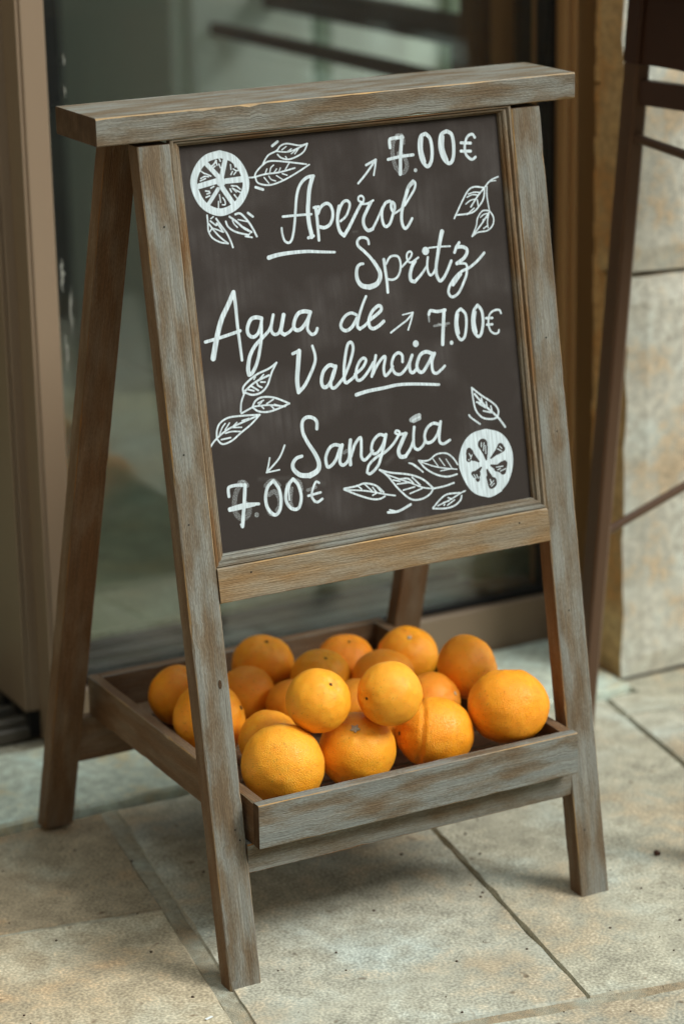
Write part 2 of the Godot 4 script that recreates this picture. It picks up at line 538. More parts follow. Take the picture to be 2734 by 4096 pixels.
# ---------------------------------------------------------------- the shop front
func make_facade():
	# the stone pier at the right, built of courses
	var pier := thing("stone_pier", "pale rust-stained limestone pier with brown return, right of the glass door", "wall", Vector3(0.567, 0, -0.265))
	var ys := [0.0, 0.5165, 0.99, 1.46, 1.95, 2.45]
	for i in 5:
		var x0 := 0.0 if i == 0 else -0.009
		var k := 0
		while x0 < 0.9:
			var w: float = [[0.62, 0.5, 0.7, 0.6], [0.44, 0.66, 0.56, 0.7]][i % 2][k % 4]
			ashlar(Vector3(x0, ys[i] + 0.0025, -0.052), Vector3(x0 + w - 0.005, ys[i + 1] - 0.0025, 0.0), pier)
			x0 += w
			k += 1
	var st := begin()
	block(st, Vector3(0.60, 1.23, -0.155), Vector3(0.9, 2.44, 0.2), 0.002)
	put("core", finish(st), M.mortar, pier)
	for i in 4:
		rough_strip(Vector3(0.001, [0.0, 0.74, 1.3, 1.9][i] + 0.002, -0.08), Vector3(0.03, [0.74, 1.3, 1.9, 2.45][i] - 0.002, -0.0545), pier)
	# the door: a fixed glass leaf in bronze aluminium
	var d := thing("glass_door", "tall glass door leaf in bronze aluminium frame behind the chalkboard sign", "door", Vector3(0.23, 0, -0.455))
	profile_stile("stile", Vector3(-0.358, 0.0, -0.021), Vector3(-0.324, 2.2, 0.021), d)
	box("bottom_rail", Vector3(-0.3235, 0.0, -0.020), Vector3(0.343, 0.068, 0.021), M.metal, d, 0.0015)
	box("glazing_bead", Vector3(-0.3235, 0.0685, -0.012), Vector3(0.343, 0.077, 0.012), M.rubber, d, 0.001)
	box("gasket_and_gap_strip", Vector3(-0.3235, 0.0775, -0.010), Vector3(-0.3205, 2.13, 0.012), M.rubber, d, 0.0008)
	box("gasket_and_gap_strip", Vector3(0.345, 0.002, -0.03), Vector3(0.3595, 2.2, -0.006), M.rubber, d, 0.001)  # black strip standing in for the shaded gap beside the jamb
	box("top_rail", Vector3(-0.3235, 2.13, -0.020), Vector3(0.343, 2.2, 0.021), M.metal, d)
	box("glass_pane", Vector3(-0.320, 0.0775, 0.0035), Vector3(0.3445, 2.13, 0.0075), M.glass, d, 0.0005)
	box("glass_pane", Vector3(-0.320, 0.0775, -0.0095), Vector3(0.3445, 2.13, -0.0055), M.glass, d, 0.0005)
	for q in [[-0.3135, 0.545, 0.006, 0.040], [-0.304, 0.492, 0.0035, 0.060], [-0.3125, 0.452, 0.004, 0.045], [-0.3005, 0.424, 0.003, 0.030], [-0.2965, 0.345, 0.0035, 0.038], [-0.298, 0.80, 0.0022, 0.014], [-0.2985, 0.765, 0.0022, 0.014]]:
		put("dried_smear", smear_mesh(q[2], q[3]), M.smear, d, Transform3D(Basis(), Vector3(q[0], q[1], 0.0077)))
	# tracks on the floor behind it
	var tr := thing("door_track", "dark grooved aluminium floor track seen through the bottom of the glass door", "track", Vector3(-0.4, 0, -0.6))
	box("track_plate", Vector3(-1.3, 0.0, -0.11), Vector3(0.98, 0.016, 0.122), M.metal_dark, tr)
	for i in 6:
		box("track_rib", Vector3(-1.3, 0.0165, -0.098 + i * 0.04), Vector3(0.98, 0.026, -0.086 + i * 0.04), M.metal_dark, tr, 0.0015)
	# the folded leaf at the left
	var f := thing("folded_door_leaf", "bronze aluminium door leaf folded inward at the left edge, black cap at its foot", "door", Vector3(-0.12, 0, -0.53))
	profile_stile("stile", Vector3(-0.0255, 0.036, -0.25), Vector3(0.014, 2.2, 0.055), f)
	box("rubber_cap", Vector3(-0.0225, 0.002, 0.012), Vector3(0.012, 0.0355, 0.0535), M.rubber, f, 0.002)
	for i in 7:
		put("brush_tuft", tube([Vector3(-0.016, 0.036, -0.03 - i * 0.02), Vector3(-0.018, 0.02, -0.031 - i * 0.02), Vector3(-0.017, 0.003, -0.03 - i * 0.02)], 0.0045, 8), M.rubber, f)
	box("glass_pane", Vector3(-0.008, 0.1, -1.0), Vector3(-0.002, 2.1, -0.252), M.glass, f, 0.0005)
	box("bottom_rail", Vector3(-0.022, 0.036, -1.0), Vector3(0.010, 0.0995, -0.2505), M.metal, f)
	box("stile", Vector3(-0.022, 0.036, -1.06), Vector3(0.010, 2.2, -1.0005), M.metal, f)
	# the jamb at the right
	var j := thing("door_jamb", "bronze aluminium jamb between the dark door gap and the stone pier", "door frame", Vector3(0.62, 0, -0.46))
	box("jamb_profile", Vector3(-0.0298, 0.001, -0.06), Vector3(-0.022, 2.25, 0.021), M.jamb, j, 0.0015)
	box("jamb_profile", Vector3(-0.0217, 0.001, -0.06), Vector3(-0.0155, 2.25, 0.030), M.jamb, j, 0.003)
	box("jamb_profile", Vector3(-0.0152, 0.001, -0.06), Vector3(0.11, 2.25, 0.024), M.jamb, j, 0.002)
	# wall above and at the left, out of the picture: it keeps the sky off from behind
	var w := thing("shop_wall", "limestone wall over and left of the shop door opening", "wall", Vector3(0, 0, -0.5))
	box("lintel", Vector3(-0.947, 2.455, -0.3), Vector3(5.6, 5.6, 0.23), M.lime, w)
	box("left_wall", Vector3(-4.6, 0, -0.3), Vector3(-0.95, 5.6, 0.232), M.lime, w)
	var nb := thing("shade_wall", "unseen brown rendered wall added on the left to cut the sky and darken left faces", "house", Vector3(-2.5, 0, 2.5))
	box("wall", Vector3(-2.0, -0.05, -2.76), Vector3(0.0, 6.5, 3.0), plain("brown render", Color(0.42, 0.34, 0.26), 0.9), nb)  # unseen wall, added to block skylight from the left

func profile_stile(called: String, lo: Vector3, hi: Vector3, parent: Node):
	# aluminium section with a fine groove down its front near the free edge
	var st := begin()
	var w := hi.x - lo.x
	block(st, Vector3((lo.x + lo.x + w * 0.10) / 2, (lo.y + hi.y) / 2, (lo.z + hi.z) / 2 - 0.0005), Vector3(w * 0.10, hi.y - lo.y, hi.z - lo.z - 0.001), 0.0012)
	block(st, Vector3(lo.x + w * 0.10 + (w * 0.90) / 2 + 0.0006, (lo.y + hi.y) / 2, (lo.z + hi.z) / 2), Vector3(w * 0.90 - 0.0012, hi.y - lo.y, hi.z - lo.z), 0.0016)
	put(called, finish(st), M.metal, parent)

func smear_mesh(w: float, l: float) -> ArrayMesh:
	# a thin ragged streak of dried whitewash on the pane
	var st := begin()
	var n := 9
	var P := []
	for i in n + 1:
		var c := rng.randf_range(-0.3, 0.3) * w
		var hw := w * 0.5 * rng.randf_range(0.25, 1.0) * sin(PI * (i + 0.4) / (n + 0.8))
		P.append([Vector3(c - hw, l * i / n, 0), Vector3(c + hw, l * i / n, 0)])
	for i in n:
		quad(st, P[i][0], P[i][1], P[i + 1][1], P[i + 1][0], Vector2.ZERO, Vector2.ZERO, Vector2.ZERO, Vector2.ZERO, Vector3(0, 0, 1))
	return finish(st)

func ashlar(lo: Vector3, hi: Vector3, parent: Node):
	# a dressed stone with a slightly wavy face and broken arrises
	var st := begin()
	var nx := maxi(3, int((hi.x - lo.x) / 0.03))
	var ny := maxi(3, int((hi.y - lo.y) / 0.03))
	var sd := rng.randf() * 50.0
	var P := []
	for i in nx + 1:
		var col := []
		for k in ny + 1:
			var x := lerpf(lo.x, hi.x, float(i) / nx)
			var y := lerpf(lo.y, hi.y, float(k) / ny)
			var on_rim := i == 0 or i == nx or k == 0 or k == ny
			var z := hi.z - 0.002 * (1.0 + sin(x * 23.0 + sd) * cos(y * 17.0 + sd * 2.0)) - (0.004 + rng.randf() * 0.004 if on_rim else 0.0)
			if i == 0: x += rng.randf() * 0.004
			if k == ny: y -= rng.randf() * 0.003
			if k == 0: y += rng.randf() * 0.003
			col.append(Vector3(x, y, z))
		P.append(col)
	for i in nx:
		for k in ny:
			quad(st, P[i][k], P[i + 1][k], P[i + 1][k + 1], P[i][k + 1], Vector2.ZERO, Vector2.ZERO, Vector2.ZERO, Vector2.ZERO, Vector3(0, 0, 1))
	var ret := begin()
	for k in ny:   # the return on the left and the end on the right
		quad(ret, P[0][k], P[0][k + 1], Vector3(lo.x, P[0][k + 1].y, lo.z), Vector3(lo.x, P[0][k].y, lo.z), Vector2.ZERO, Vector2.ZERO, Vector2.ZERO, Vector2.ZERO, Vector3(-1, 0, 0))
		quad(st, P[nx][k], P[nx][k + 1], Vector3(hi.x, P[nx][k + 1].y, lo.z), Vector3(hi.x, P[nx][k].y, lo.z), Vector2.ZERO, Vector2.ZERO, Vector2.ZERO, Vector2.ZERO, Vector3(1, 0, 0))
	for i in nx:
		quad(st, P[i][0], P[i + 1][0], Vector3(P[i + 1][0].x, lo.y, lo.z), Vector3(P[i][0].x, lo.y, lo.z), Vector2.ZERO, Vector2.ZERO, Vector2.ZERO, Vector2.ZERO, Vector3(0, -1, 0))
		quad(st, P[i][ny], P[i + 1][ny], Vector3(P[i + 1][ny].x, hi.y, lo.z), Vector3(P[i][ny].x, hi.y, lo.z), Vector2.ZERO, Vector2.ZERO, Vector2.ZERO, Vector2.ZERO, Vector3(0, 1, 0))
	put("stone_block", finish(ret, finish(st)), [M.lime, M.lime if lo.x > 0.01 else M.corner], parent)

func rough_strip(lo: Vector3, hi: Vector3, parent: Node):
	# coarse plaster return beside the jamb, its face to the left uneven
	var st := begin()
	var ny := int((hi.y - lo.y) / 0.02)
	for k in ny:
		var y0 := lerpf(lo.y, hi.y, float(k) / ny)
		var y1 := lerpf(lo.y, hi.y, float(k + 1) / ny)
		block(st, Vector3((lo.x + hi.x) / 2 + rng.randf() * 0.0025, (y0 + y1) / 2, (lo.z + hi.z) / 2), Vector3(hi.x - lo.x, (y1 - y0) * 1.001, hi.z - lo.z - rng.randf() * 0.002), 0.0008)
	put("plaster_strip", finish(st), M.reveal, parent)

func make_interior():
	var floor_m := stone_material("green grey floor tile", [M.pave[0].albedo_texture, M.pave[0].heightmap_texture], 1.4, Vector3(0.5, 0, 0.2), Color(0.86, 0.94, 0.84), 0.02)
	floor_m.roughness = 0.4
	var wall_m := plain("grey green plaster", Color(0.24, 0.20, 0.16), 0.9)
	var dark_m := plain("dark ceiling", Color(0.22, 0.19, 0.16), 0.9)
	var r := structure("interior_floor")
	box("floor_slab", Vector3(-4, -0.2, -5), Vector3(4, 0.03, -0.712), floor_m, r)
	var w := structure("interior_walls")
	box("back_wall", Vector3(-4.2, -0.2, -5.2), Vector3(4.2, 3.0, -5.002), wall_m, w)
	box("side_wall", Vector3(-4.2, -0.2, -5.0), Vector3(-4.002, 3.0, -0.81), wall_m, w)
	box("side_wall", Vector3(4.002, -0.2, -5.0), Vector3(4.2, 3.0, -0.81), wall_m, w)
	box("front_wall", Vector3(0.74, 0.031, -0.8), Vector3(1.62, 3.0, -0.53), wall_m, w)  # stops short: unseen opening added beyond it to let daylight onto the counter
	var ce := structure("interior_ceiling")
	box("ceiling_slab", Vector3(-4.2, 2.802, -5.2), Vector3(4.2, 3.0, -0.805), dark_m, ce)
	# a pale panelled counter seen dimly through the glass, and rails added for its mirrored bands
	var pale := plain("pale green counter paint", Color(0.84, 0.90, 0.84), 0.5)
	var k := thing("shop_counter", "pale green panelled counter seen dimly through the top of the glass", "counter", Vector3(1.12, 0.03, -1.75))
	box("carcass", Vector3(-0.45, 0.0, -0.5), Vector3(1.5, 0.9, -0.02), pale, k)
	for i in 7:
		box("panel", Vector3(-0.43 + i * 0.26, 0.09, -0.019), Vector3(-0.43 + i * 0.26 + [0.23, 0.16, 0.24, 0.18, 0.23, 0.2, 0.2][i], 0.86, 0.02), pale, k, 0.006)
	box("worktop", Vector3(-0.5, 0.901, -0.53), Vector3(1.54, 0.94, 0.04), M.stool, k)
	var rail_m := plain("brown railing paint", Color(0.36, 0.29, 0.23), 0.5)
	var rl := thing("added_rails", "dark brown rails added in the shop for the dark bands mirrored in the glass", "railing", Vector3(0.78, 0.03, -1.25))
	box("rail", Vector3(-0.055, 0.617, -0.519), Vector3(-0.035, 0.638, 0.3), rail_m, rl)  # rails invented to give the dark diagonal bands mirrored in the glass
	box("rail", Vector3(0.045, 0.655, -0.519), Vector3(0.072, 0.70, 0.3), rail_m, rl)
	for z in [0.27]:
		box("post", Vector3(-0.0345, 0, z), Vector3(0.0, 0.72, z + 0.03), rail_m, rl)
		box("cross_piece", Vector3(0.0005, 0.60, z), Vector3(0.0445, 0.70, z + 0.03), rail_m, rl)
	var po := thing("indoor_post", "tan post with dark edges inside the shop near the right end of the glass", "post", Vector3(0.80, 0.03, -0.9))
	box("post_core", Vector3(-0.037, 0, -0.045), Vector3(0.020, 2.75, 0.0), M.jamb, po)
	box("dark_edge", Vector3(-0.060, 0, -0.045), Vector3(-0.0375, 2.75, 0.004), M.stool_dark, po)
	box("dark_edge", Vector3(0.0205, 0, -0.045), Vector3(0.066, 2.75, 0.004), M.stool_dark, po)

func make_street():
	# the low house across the lane, which the glass mirrors
	var pale := plain("pale door paint", Color(0.86, 0.92, 0.88), 0.6)
	var o := thing("house_across_lane", "pale house across the lane with pale panelled doors, mirrored in the glass", "house", Vector3(1.6, 0, 3.7))
	box("wall", Vector3(-2.9, -0.05, 0), Vector3(6, 3.2, 0.5), plain("brown lime render", Color(0.50, 0.42, 0.33), 0.9), o)
	for i in 8:
		box("door_panel", Vector3(0.42 + i * 0.37, 0.03, -0.05), Vector3(0.42 + i * 0.37 + [0.30, 0.33, 0.2, 0.31][i % 4], 2.0, -0.003), pale, o, 0.006)
	# terrace furniture on this side of it
	var b := thing("terrace_bench", "dark brown slatted terrace bench in the lane, mirrored at the top of the glass", "bench", Vector3(1.95, 0, 2.35))
	for y in [0.15, 0.29, 0.46, 0.62]:
		box("bench_rail", Vector3(0.0, y, -0.8), Vector3(0.03, y + (0.03 if y < 0.2 else 0.065), 0.8), M.stool, b)
	for z in [-0.76, 0.70]:
		box("leg", Vector3(0.031, 0, z), Vector3(0.07, 0.72, z + 0.05), M.stool, b)
		box("leg", Vector3(0.40, 0, z), Vector3(0.44, 0.40, z + 0.05), M.stool, b)
	box("seat", Vector3(0.071, 0.40, -0.8), Vector3(0.46, 0.435, 0.8), M.stool, b)
	var c := thing("wicker_chair", "brown wicker terrace armchair in the lane, mirrored at the left of the glass", "chair", Vector3(1.12, 0, 2.1))
	c.rotation.y = 2.7
	var wick := plain("brown wicker", Color(0.36, 0.22, 0.12), 0.6)
	for i in 24:
		var sag := 0.006 * sin(i * 2.1)
		var y := 0.06 + i * 0.035
		put("wicker_strand", tube([Vector3(-0.27, y, 0.24), Vector3(-0.13, y + sag, 0.295), Vector3(0.0, y, 0.31), Vector3(0.13, y - sag, 0.295), Vector3(0.27, y, 0.24)], 0.0165, 8), wick, c)
	for i in 17:
		for s in [-1, 1]:
			put("wicker_strand", tube([Vector3(0.26 * s, 0.06 + i * 0.035, 0.24), Vector3(0.28 * s, 0.06 + i * 0.035, 0.0), Vector3(0.26 * s, 0.06 + i * 0.035, -0.24)], 0.0165, 8), wick, c)
	for s in [-1, 1]:
		put("leg", tube([Vector3(0.26 * s, 0, 0.24), Vector3(0.27 * s, 0.92, 0.26)], 0.02, 10), wick, c)
		put("leg", tube([Vector3(0.26 * s, 0, -0.24), Vector3(0.26 * s, 0.66, -0.24)], 0.02, 10), wick, c)
		put("armrest", tube([Vector3(0.26 * s, 0.665, -0.26), Vector3(0.27 * s, 0.675, 0.25)], 0.024, 10), wick, c)
	box("seat", Vector3(-0.25, 0.34, -0.24), Vector3(0.25, 0.42, 0.22), wick, c, 0.012)


# ---------------------------------------------------------------- the sign
const TILT := 0.171713   # the front frame leans back
const BACK := 0.293750   # the rear frame leans forward

func make_sign():
	var s := thing("chalkboard_sign", "weathered grey wooden A-frame drinks chalkboard with white hand lettering and a fruit tray", "sign")
	var up := Vector3(0, cos(TILT), -sin(TILT))
	var face := Vector3(0, sin(TILT), cos(TILT))
	var O := Vector3(0, 0, 0.2209)
	var k := tan(TILT)
	var wash := [M.wash, M.bare, M.wash, M.endgrain]
	for side in [-1, 1]:
		var m := timber(0.8119, 0.033, 0.022, 0.0011, -k, -k, 1.0)
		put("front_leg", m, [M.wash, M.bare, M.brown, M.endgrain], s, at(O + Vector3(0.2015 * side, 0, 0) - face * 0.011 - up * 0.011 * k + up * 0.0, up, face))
	var ub := Vector3(0, cos(BACK), sin(BACK))
	var fb := Vector3(0, -sin(BACK), cos(BACK))
	var kb := tan(BACK)
	for side in [-1, 1]:
		var x := -0.215 if side < 0 else 0.2005
		put("back_leg", timber(0.8345, 0.034, 0.020, 0.001, kb, kb, 0.6), [M.brown, M.worn_brown], s, at(Vector3(x, 0, -0.2145) - fb * 0.010 + ub * 0.010 * kb, ub + Vector3(-0.0085 * side, 0, 0), fb))
	# the cap over both frames
	put("top_plank", timber(0.517, 0.026, 0.095, 0.0013, 0, 0, 1.2), wash, s, at(Vector3(-0.2585, 0.8132, 0.0365), Vector3.RIGHT, Vector3.BACK))
	# rail under the board
	put("board_rail", timber(0.3694, 0.0338, 0.020, 0.001, 0, 0, 1.0), [M.tan, M.bare, M.tan, M.endgrain], s, at(O + up * 0.3914 + Vector3(-0.1847, 0, 0) - face * 0.0085, Vector3.RIGHT, face))
	# moulding round the board, mitred
	var prof := [Vector2(0, -0.0085), Vector2(0.0, -0.0012), Vector2(0.0010, -0.0004), Vector2(0.0028, -0.0004), Vector2(0.0036, -0.0016), Vector2(0.0042, -0.0034), Vector2(0.0050, -0.0030), Vector2(0.0068, -0.0026), Vector2(0.0084, -0.0036), Vector2(0.0092, -0.0058), Vector2(0.0100, -0.0056), Vector2(0.0112, -0.0068), Vector2(0.0116, -0.0102)]
	var L := -0.1849
	var R := 0.1849
	var B := 0.4085
	var T := 0.8117
	moulding(s, O, up, face, prof, Vector2(L, B), Vector2(R, B), Vector2(0, 1), 1.0, 1.0, 1.0, M.wash)
	moulding(s, O, up, face, prof, Vector2(R, B), Vector2(R, T), Vector2(-1, 0), 1.0, 1.0, 0.55, M.mould)
	moulding(s, O, up, face, prof, Vector2(R, T), Vector2(L, T), Vector2(0, -1), 0.55, 1.0, 1.0, M.mould)
	moulding(s, O, up, face, prof, Vector2(L, T), Vector2(L, B), Vector2(1, 0), 1.0, 0.55, 1.0, M.mould)
	# the board itself
	var st := begin()
	var a := O - face * 0.010
	var x0 := -0.1749
	var x1 := 0.1749
	var p00 := a + Vector3(x0, 0, 0) + up * 0.4185
	var p10 := a + Vector3(x1, 0, 0) + up * 0.4185
	var p11 := a + Vector3(x1, 0, 0) + up * 0.8080
	var p01 := a + Vector3(x0, 0, 0) + up * 0.8080
	quad(st, p00, p10, p11, p01, board_uv(x0, 0.4185), board_uv(x1, 0.4185), board_uv(x1, 0.8080), board_uv(x0, 0.8080), face)
	var dpt := face * -0.006
	quad(st, p00 + dpt, p10 + dpt, p11 + dpt, p01 + dpt, Vector2(0.01, 0.01), Vector2(0.02, 0.01), Vector2(0.02, 0.02), Vector2(0.01, 0.02), -face)
	var ring := [p00, p10, p11, p01]
	for i in 4:
		quad(st, ring[i], ring[(i + 1) % 4], ring[(i + 1) % 4] + dpt, ring[i] + dpt, Vector2(0.01, 0.01), Vector2(0.02, 0.01), Vector2(0.02, 0.02), Vector2(0.01, 0.02), ring[i] + ring[(i + 1) % 4] - p00 - p11)
	put("chalkboard", finish(st), board_material(), s)
	# nail heads sunk in the timber, and a dark knot on the left leg
	for q in [[-0.2, 0.7332, 1.0], [-0.1912, 0.144, 0.9], [-0.1951, 0.155, 0.8], [-0.2056, 0.5204, 0.9], [-0.2083, 0.4543, 0.8], [0.2015, 0.579, 0.9], [0.2044, 0.4836, 0.8], [0.2, 0.30, 0.8], [0.195, 0.07, 0.9], [-0.15, 0.3995, 0.9], [0.15, 0.3985, 0.9]]:
		var nh := CylinderMesh.new()
		nh.top_radius = 0.0009 * q[2]
		nh.bottom_radius = 0.0009 * q[2]
		nh.height = 0.001
		nh.radial_segments = 10
		nh.rings = 0
		put("nail_head", nh, M.rubber, s, at(O + up * q[1] + Vector3(q[0], 0, 0) + (face * 0.0014 if absf(q[0]) < 0.16 else Vector3.ZERO), face, up))
	var kn := CylinderMesh.new()
	kn.top_radius = 1.0
	kn.bottom_radius = 1.0
	kn.height = 0.001
	kn.radial_segments = 20
	kn.rings = 0
	put("knot", kn, M.endgrain, s, Transform3D(Basis(Vector3(0.0017, 0, 0), face, up * 0.0044), O + up * 0.2979 + Vector3(-0.1942, 0, 0)))
	# rails that carry the tray
	put("tray_rail", timber(0.3694, 0.0300, 0.018, 0.0010, 0, 0, 0.8), [M.wash, M.worn_brown], s, at(Vector3(-0.1847, 0.1215, 0.1905), Vector3.RIGHT, Vector3.BACK))
	put("tray_rail", timber(0.3815, 0.0490, 0.015, 0.0010, 0, 0, 0.5), [M.brown, M.worn_brown], s, at(Vector3(-0.1975, 0.1115, -0.1945), Vector3.RIGHT, Vector3.BACK))
	# the tray: a front, a back, two sides and a slatted floor
	var tm := [M.tray, M.bare, M.tray, M.endgrain]
	put("tray_front", timber(0.3608, 0.0450, 0.0120, 0.0010, 0, 0, 1.3), tm, s, at(Vector3(-0.1804, 0.1597, 0.2110), Vector3.RIGHT, Vector3.BACK))
	put("tray_back", timber(0.3368, 0.0450, 0.0120, 0.0010, 0, 0, 0.6), [M.brown, M.wash], s, at(Vector3(-0.1684, 0.1597, -0.1865), Vector3.RIGHT, Vector3.BACK))
	for side in [-1, 1]:
		put("tray_side", timber(0.3978, 0.0448, 0.0118, 0.0010, 0, 0, 0.9), [M.brown, M.bare], s, at(Vector3(0.1744 * side, 0.1596, -0.1930), Vector3.BACK, Vector3.RIGHT * side))
	for i in 9:
		put("tray_slat", timber(0.3366, 0.0375, 0.0075, 0.0008, 0, 0, 0.5), [M.brown, M.brown], s, at(Vector3(-0.1683, 0.1421, -0.1562 + 0.0427 * i), Vector3.RIGHT, Vector3.UP))

func moulding(parent: Node, O: Vector3, up: Vector3, face: Vector3, prof: Array, from: Vector2, to: Vector2, inward: Vector2, k: float, k0: float, k1: float, mat: Material):
	# sweep the profile from one corner to the next; k scales its width, k0 and k1 the set-back of the mitres
	var st := begin()
	var dir := (to - from).normalized()
	var n := 30
	var u0 := rng.randf() * 4.0
	for i in n:
		var v := 0.0
		for j in prof.size() - 1:
			var P := []
			for q in [[i, j], [i, j + 1], [i + 1, j + 1], [i + 1, j]]:
				var pr: Vector2 = prof[q[1]]
				var f := float(q[0]) / n
				var c := (from + dir * pr.x * k0).lerp(to - dir * pr.x * k1, f) + inward * pr.x * k
				P.append(O + Vector3(c.x, 0, 0) + up * c.y + face * pr.y)
			var w: float = (prof[j] - prof[j + 1]).length()
			var seg := (to - from).length() / n
			var out: Vector3 = (P[1] - P[0]).cross(P[3] - P[0])
			if out.dot(face * 1.0 + (Vector3(inward.x, 0, 0) + up * inward.y) * 0.6) < 0.0:
				out = -out
			quad(st, P[0], P[1], P[2], P[3], Vector2(u0 + i * seg / 0.6, v / 0.15), Vector2(u0 + i * seg / 0.6, (v + w) / 0.15), Vector2(u0 + (i + 1) * seg / 0.6, (v + w) / 0.15), Vector2(u0 + (i + 1) * seg / 0.6, v / 0.15), out)
			v += w
	put("moulding", finish(st), mat, parent)

const BW := 1024
const BH := 1128
var board: PackedByteArray
var streak: PackedByteArray
var grain: PackedByteArray

func board_uv(x: float, v: float) -> Vector2:
	return Vector2((x + 0.175) * 10000.0 / 3500.0, (0.8055 - v + 0.0035) * 10000.0 / 3925.0)

func board_material() -> StandardMaterial3D:
	# chalkboard paint with rubbed-in chalk dust, then the lettering stroke by stroke
	var fine := noise_bytes(401, 0.30, BW, BH, FastNoiseLite.TYPE_SIMPLEX_SMOOTH, 2)
	var haze := noise_bytes(402, 0.006, BW / 2, BH / 2, FastNoiseLite.TYPE_SIMPLEX_SMOOTH, 4, Vector2i(BW, BH))
	var rub := noise_bytes(403, 0.10, BW / 2, 40, FastNoiseLite.TYPE_SIMPLEX_SMOOTH, 3, Vector2i(BW, BH))
	streak = noise_bytes(404, 0.12, BW, 90, FastNoiseLite.TYPE_SIMPLEX_SMOOTH, 3, Vector2i(BW, BH))
	grain = noise_bytes(405, 0.42, BW, BH, FastNoiseLite.TYPE_SIMPLEX_SMOOTH, 1)
	board = PackedByteArray()
	board.resize(BW * BH * 3)
	for i in BW * BH:
		var f := (fine[i] - 128) * 0.07
		var h := maxf(0.0, haze[i] - 118) * 0.13 * (0.6 + rub[i] / 220.0)
		var sp := 40.0 if grain[i] > 246 else 0.0
		board[i * 3] = clampi(int(51.0 + f + h * 0.9 + sp), 0, 255)
		board[i * 3 + 1] = clampi(int(45.0 + f + h * 0.95 + sp), 0, 255)
		board[i * 3 + 2] = clampi(int(41.0 + f + h + sp), 0, 255)
	lettering()
	var m := StandardMaterial3D.new()
	m.resource_name = "chalkboard with lettering"
	m.albedo_texture = tex(BW, BH, board)
	m.texture_repeat = false
	m.roughness = 0.75
	m.metallic_specular = 0.3
	return m

# One stroke of the paint marker: w0 and w1 its widths at both ends and pts its path, in tenths of a millimetre on the board; how 0 solid, 1 grainy rubbed-out, 2 smudge.
func k(w0: int, w1: int, alpha: float, how: int, pts: Array):
	var path := []
	for i in pts.size() / 2:
		path.append(Vector2(pts[i * 2] * BW / 3500.0, (pts[i * 2 + 1] + 35) * BH / 3925.0))
	var smooth := []
	if path.size() > 2:
		for i in path.size() - 1:
			var p0: Vector2 = path[maxi(i - 1, 0)]
			var p3: Vector2 = path[mini(i + 2, path.size() - 1)]
			for j in 5:
				smooth.append(path[i].cubic_interpolate(path[i + 1], p0, p3, j / 5.0))
		smooth.append(path[-1])
	else:
		smooth = path
	var col := Vector3(203, 216, 219)
	var al := alpha
	if alpha < 0.0:
		col = Vector3(57, 51, 48)
		al = 1.0
	var cover := {}
	var r0 := w0 * BW / 7000.0
	var r1 := w1 * BW / 7000.0
	var n := smooth.size() - 1
	for i in n:
		var a: Vector2 = smooth[i]
		var b: Vector2 = smooth[i + 1]
		var ra := lerpf(r0, r1, float(i) / n)
		var rb := lerpf(r0, r1, float(i + 1) / n)
		var rm := maxf(ra, rb) + 1.5
		var ab := b - a
		var len2 := maxf(ab.length_squared(), 0.0001)
		for y in range(maxi(0, int(minf(a.y, b.y) - rm)), mini(BH - 1, int(maxf(a.y, b.y) + rm)) + 1):
			for x in range(maxi(0, int(minf(a.x, b.x) - rm)), mini(BW - 1, int(maxf(a.x, b.x) + rm)) + 1):
				var p := Vector2(x + 0.5, y + 0.5)
				var t := clampf((p - a).dot(ab) / len2, 0.0, 1.0)
				var d := (p - a - ab * t).length()
				var r := lerpf(ra, rb, t)
				var c := clampf(r + 0.5 - d, 0.0, 1.0) if how < 2 else clampf(1.0 - d / r, 0.0, 1.0)
				if c > 0.0:
					var id := y * BW + x
					if c > cover.get(id, 0.0):
						cover[id] = c
	for id in cover:
		var c: float = cover[id] * al
		var g := grain[id] / 255.0
		if how == 1:
			c = cover[id] * clampf(al * 1.0 + (g - 0.5) * 1.1, 0.03, 0.85)
		elif how == 2:
			c = cover[id] * al * (0.4 + g * 1.4)
		var w := 1.0 if alpha < 0.0 else 0.82 + 0.24 * (streak[id] / 255.0) + 0.10 * (g - 0.5)
		for ch in 3:
			var o: int = id * 3 + ch
			board[o] = clampi(int(lerpf(board[o], col[ch] * w, c)), 0, 255)

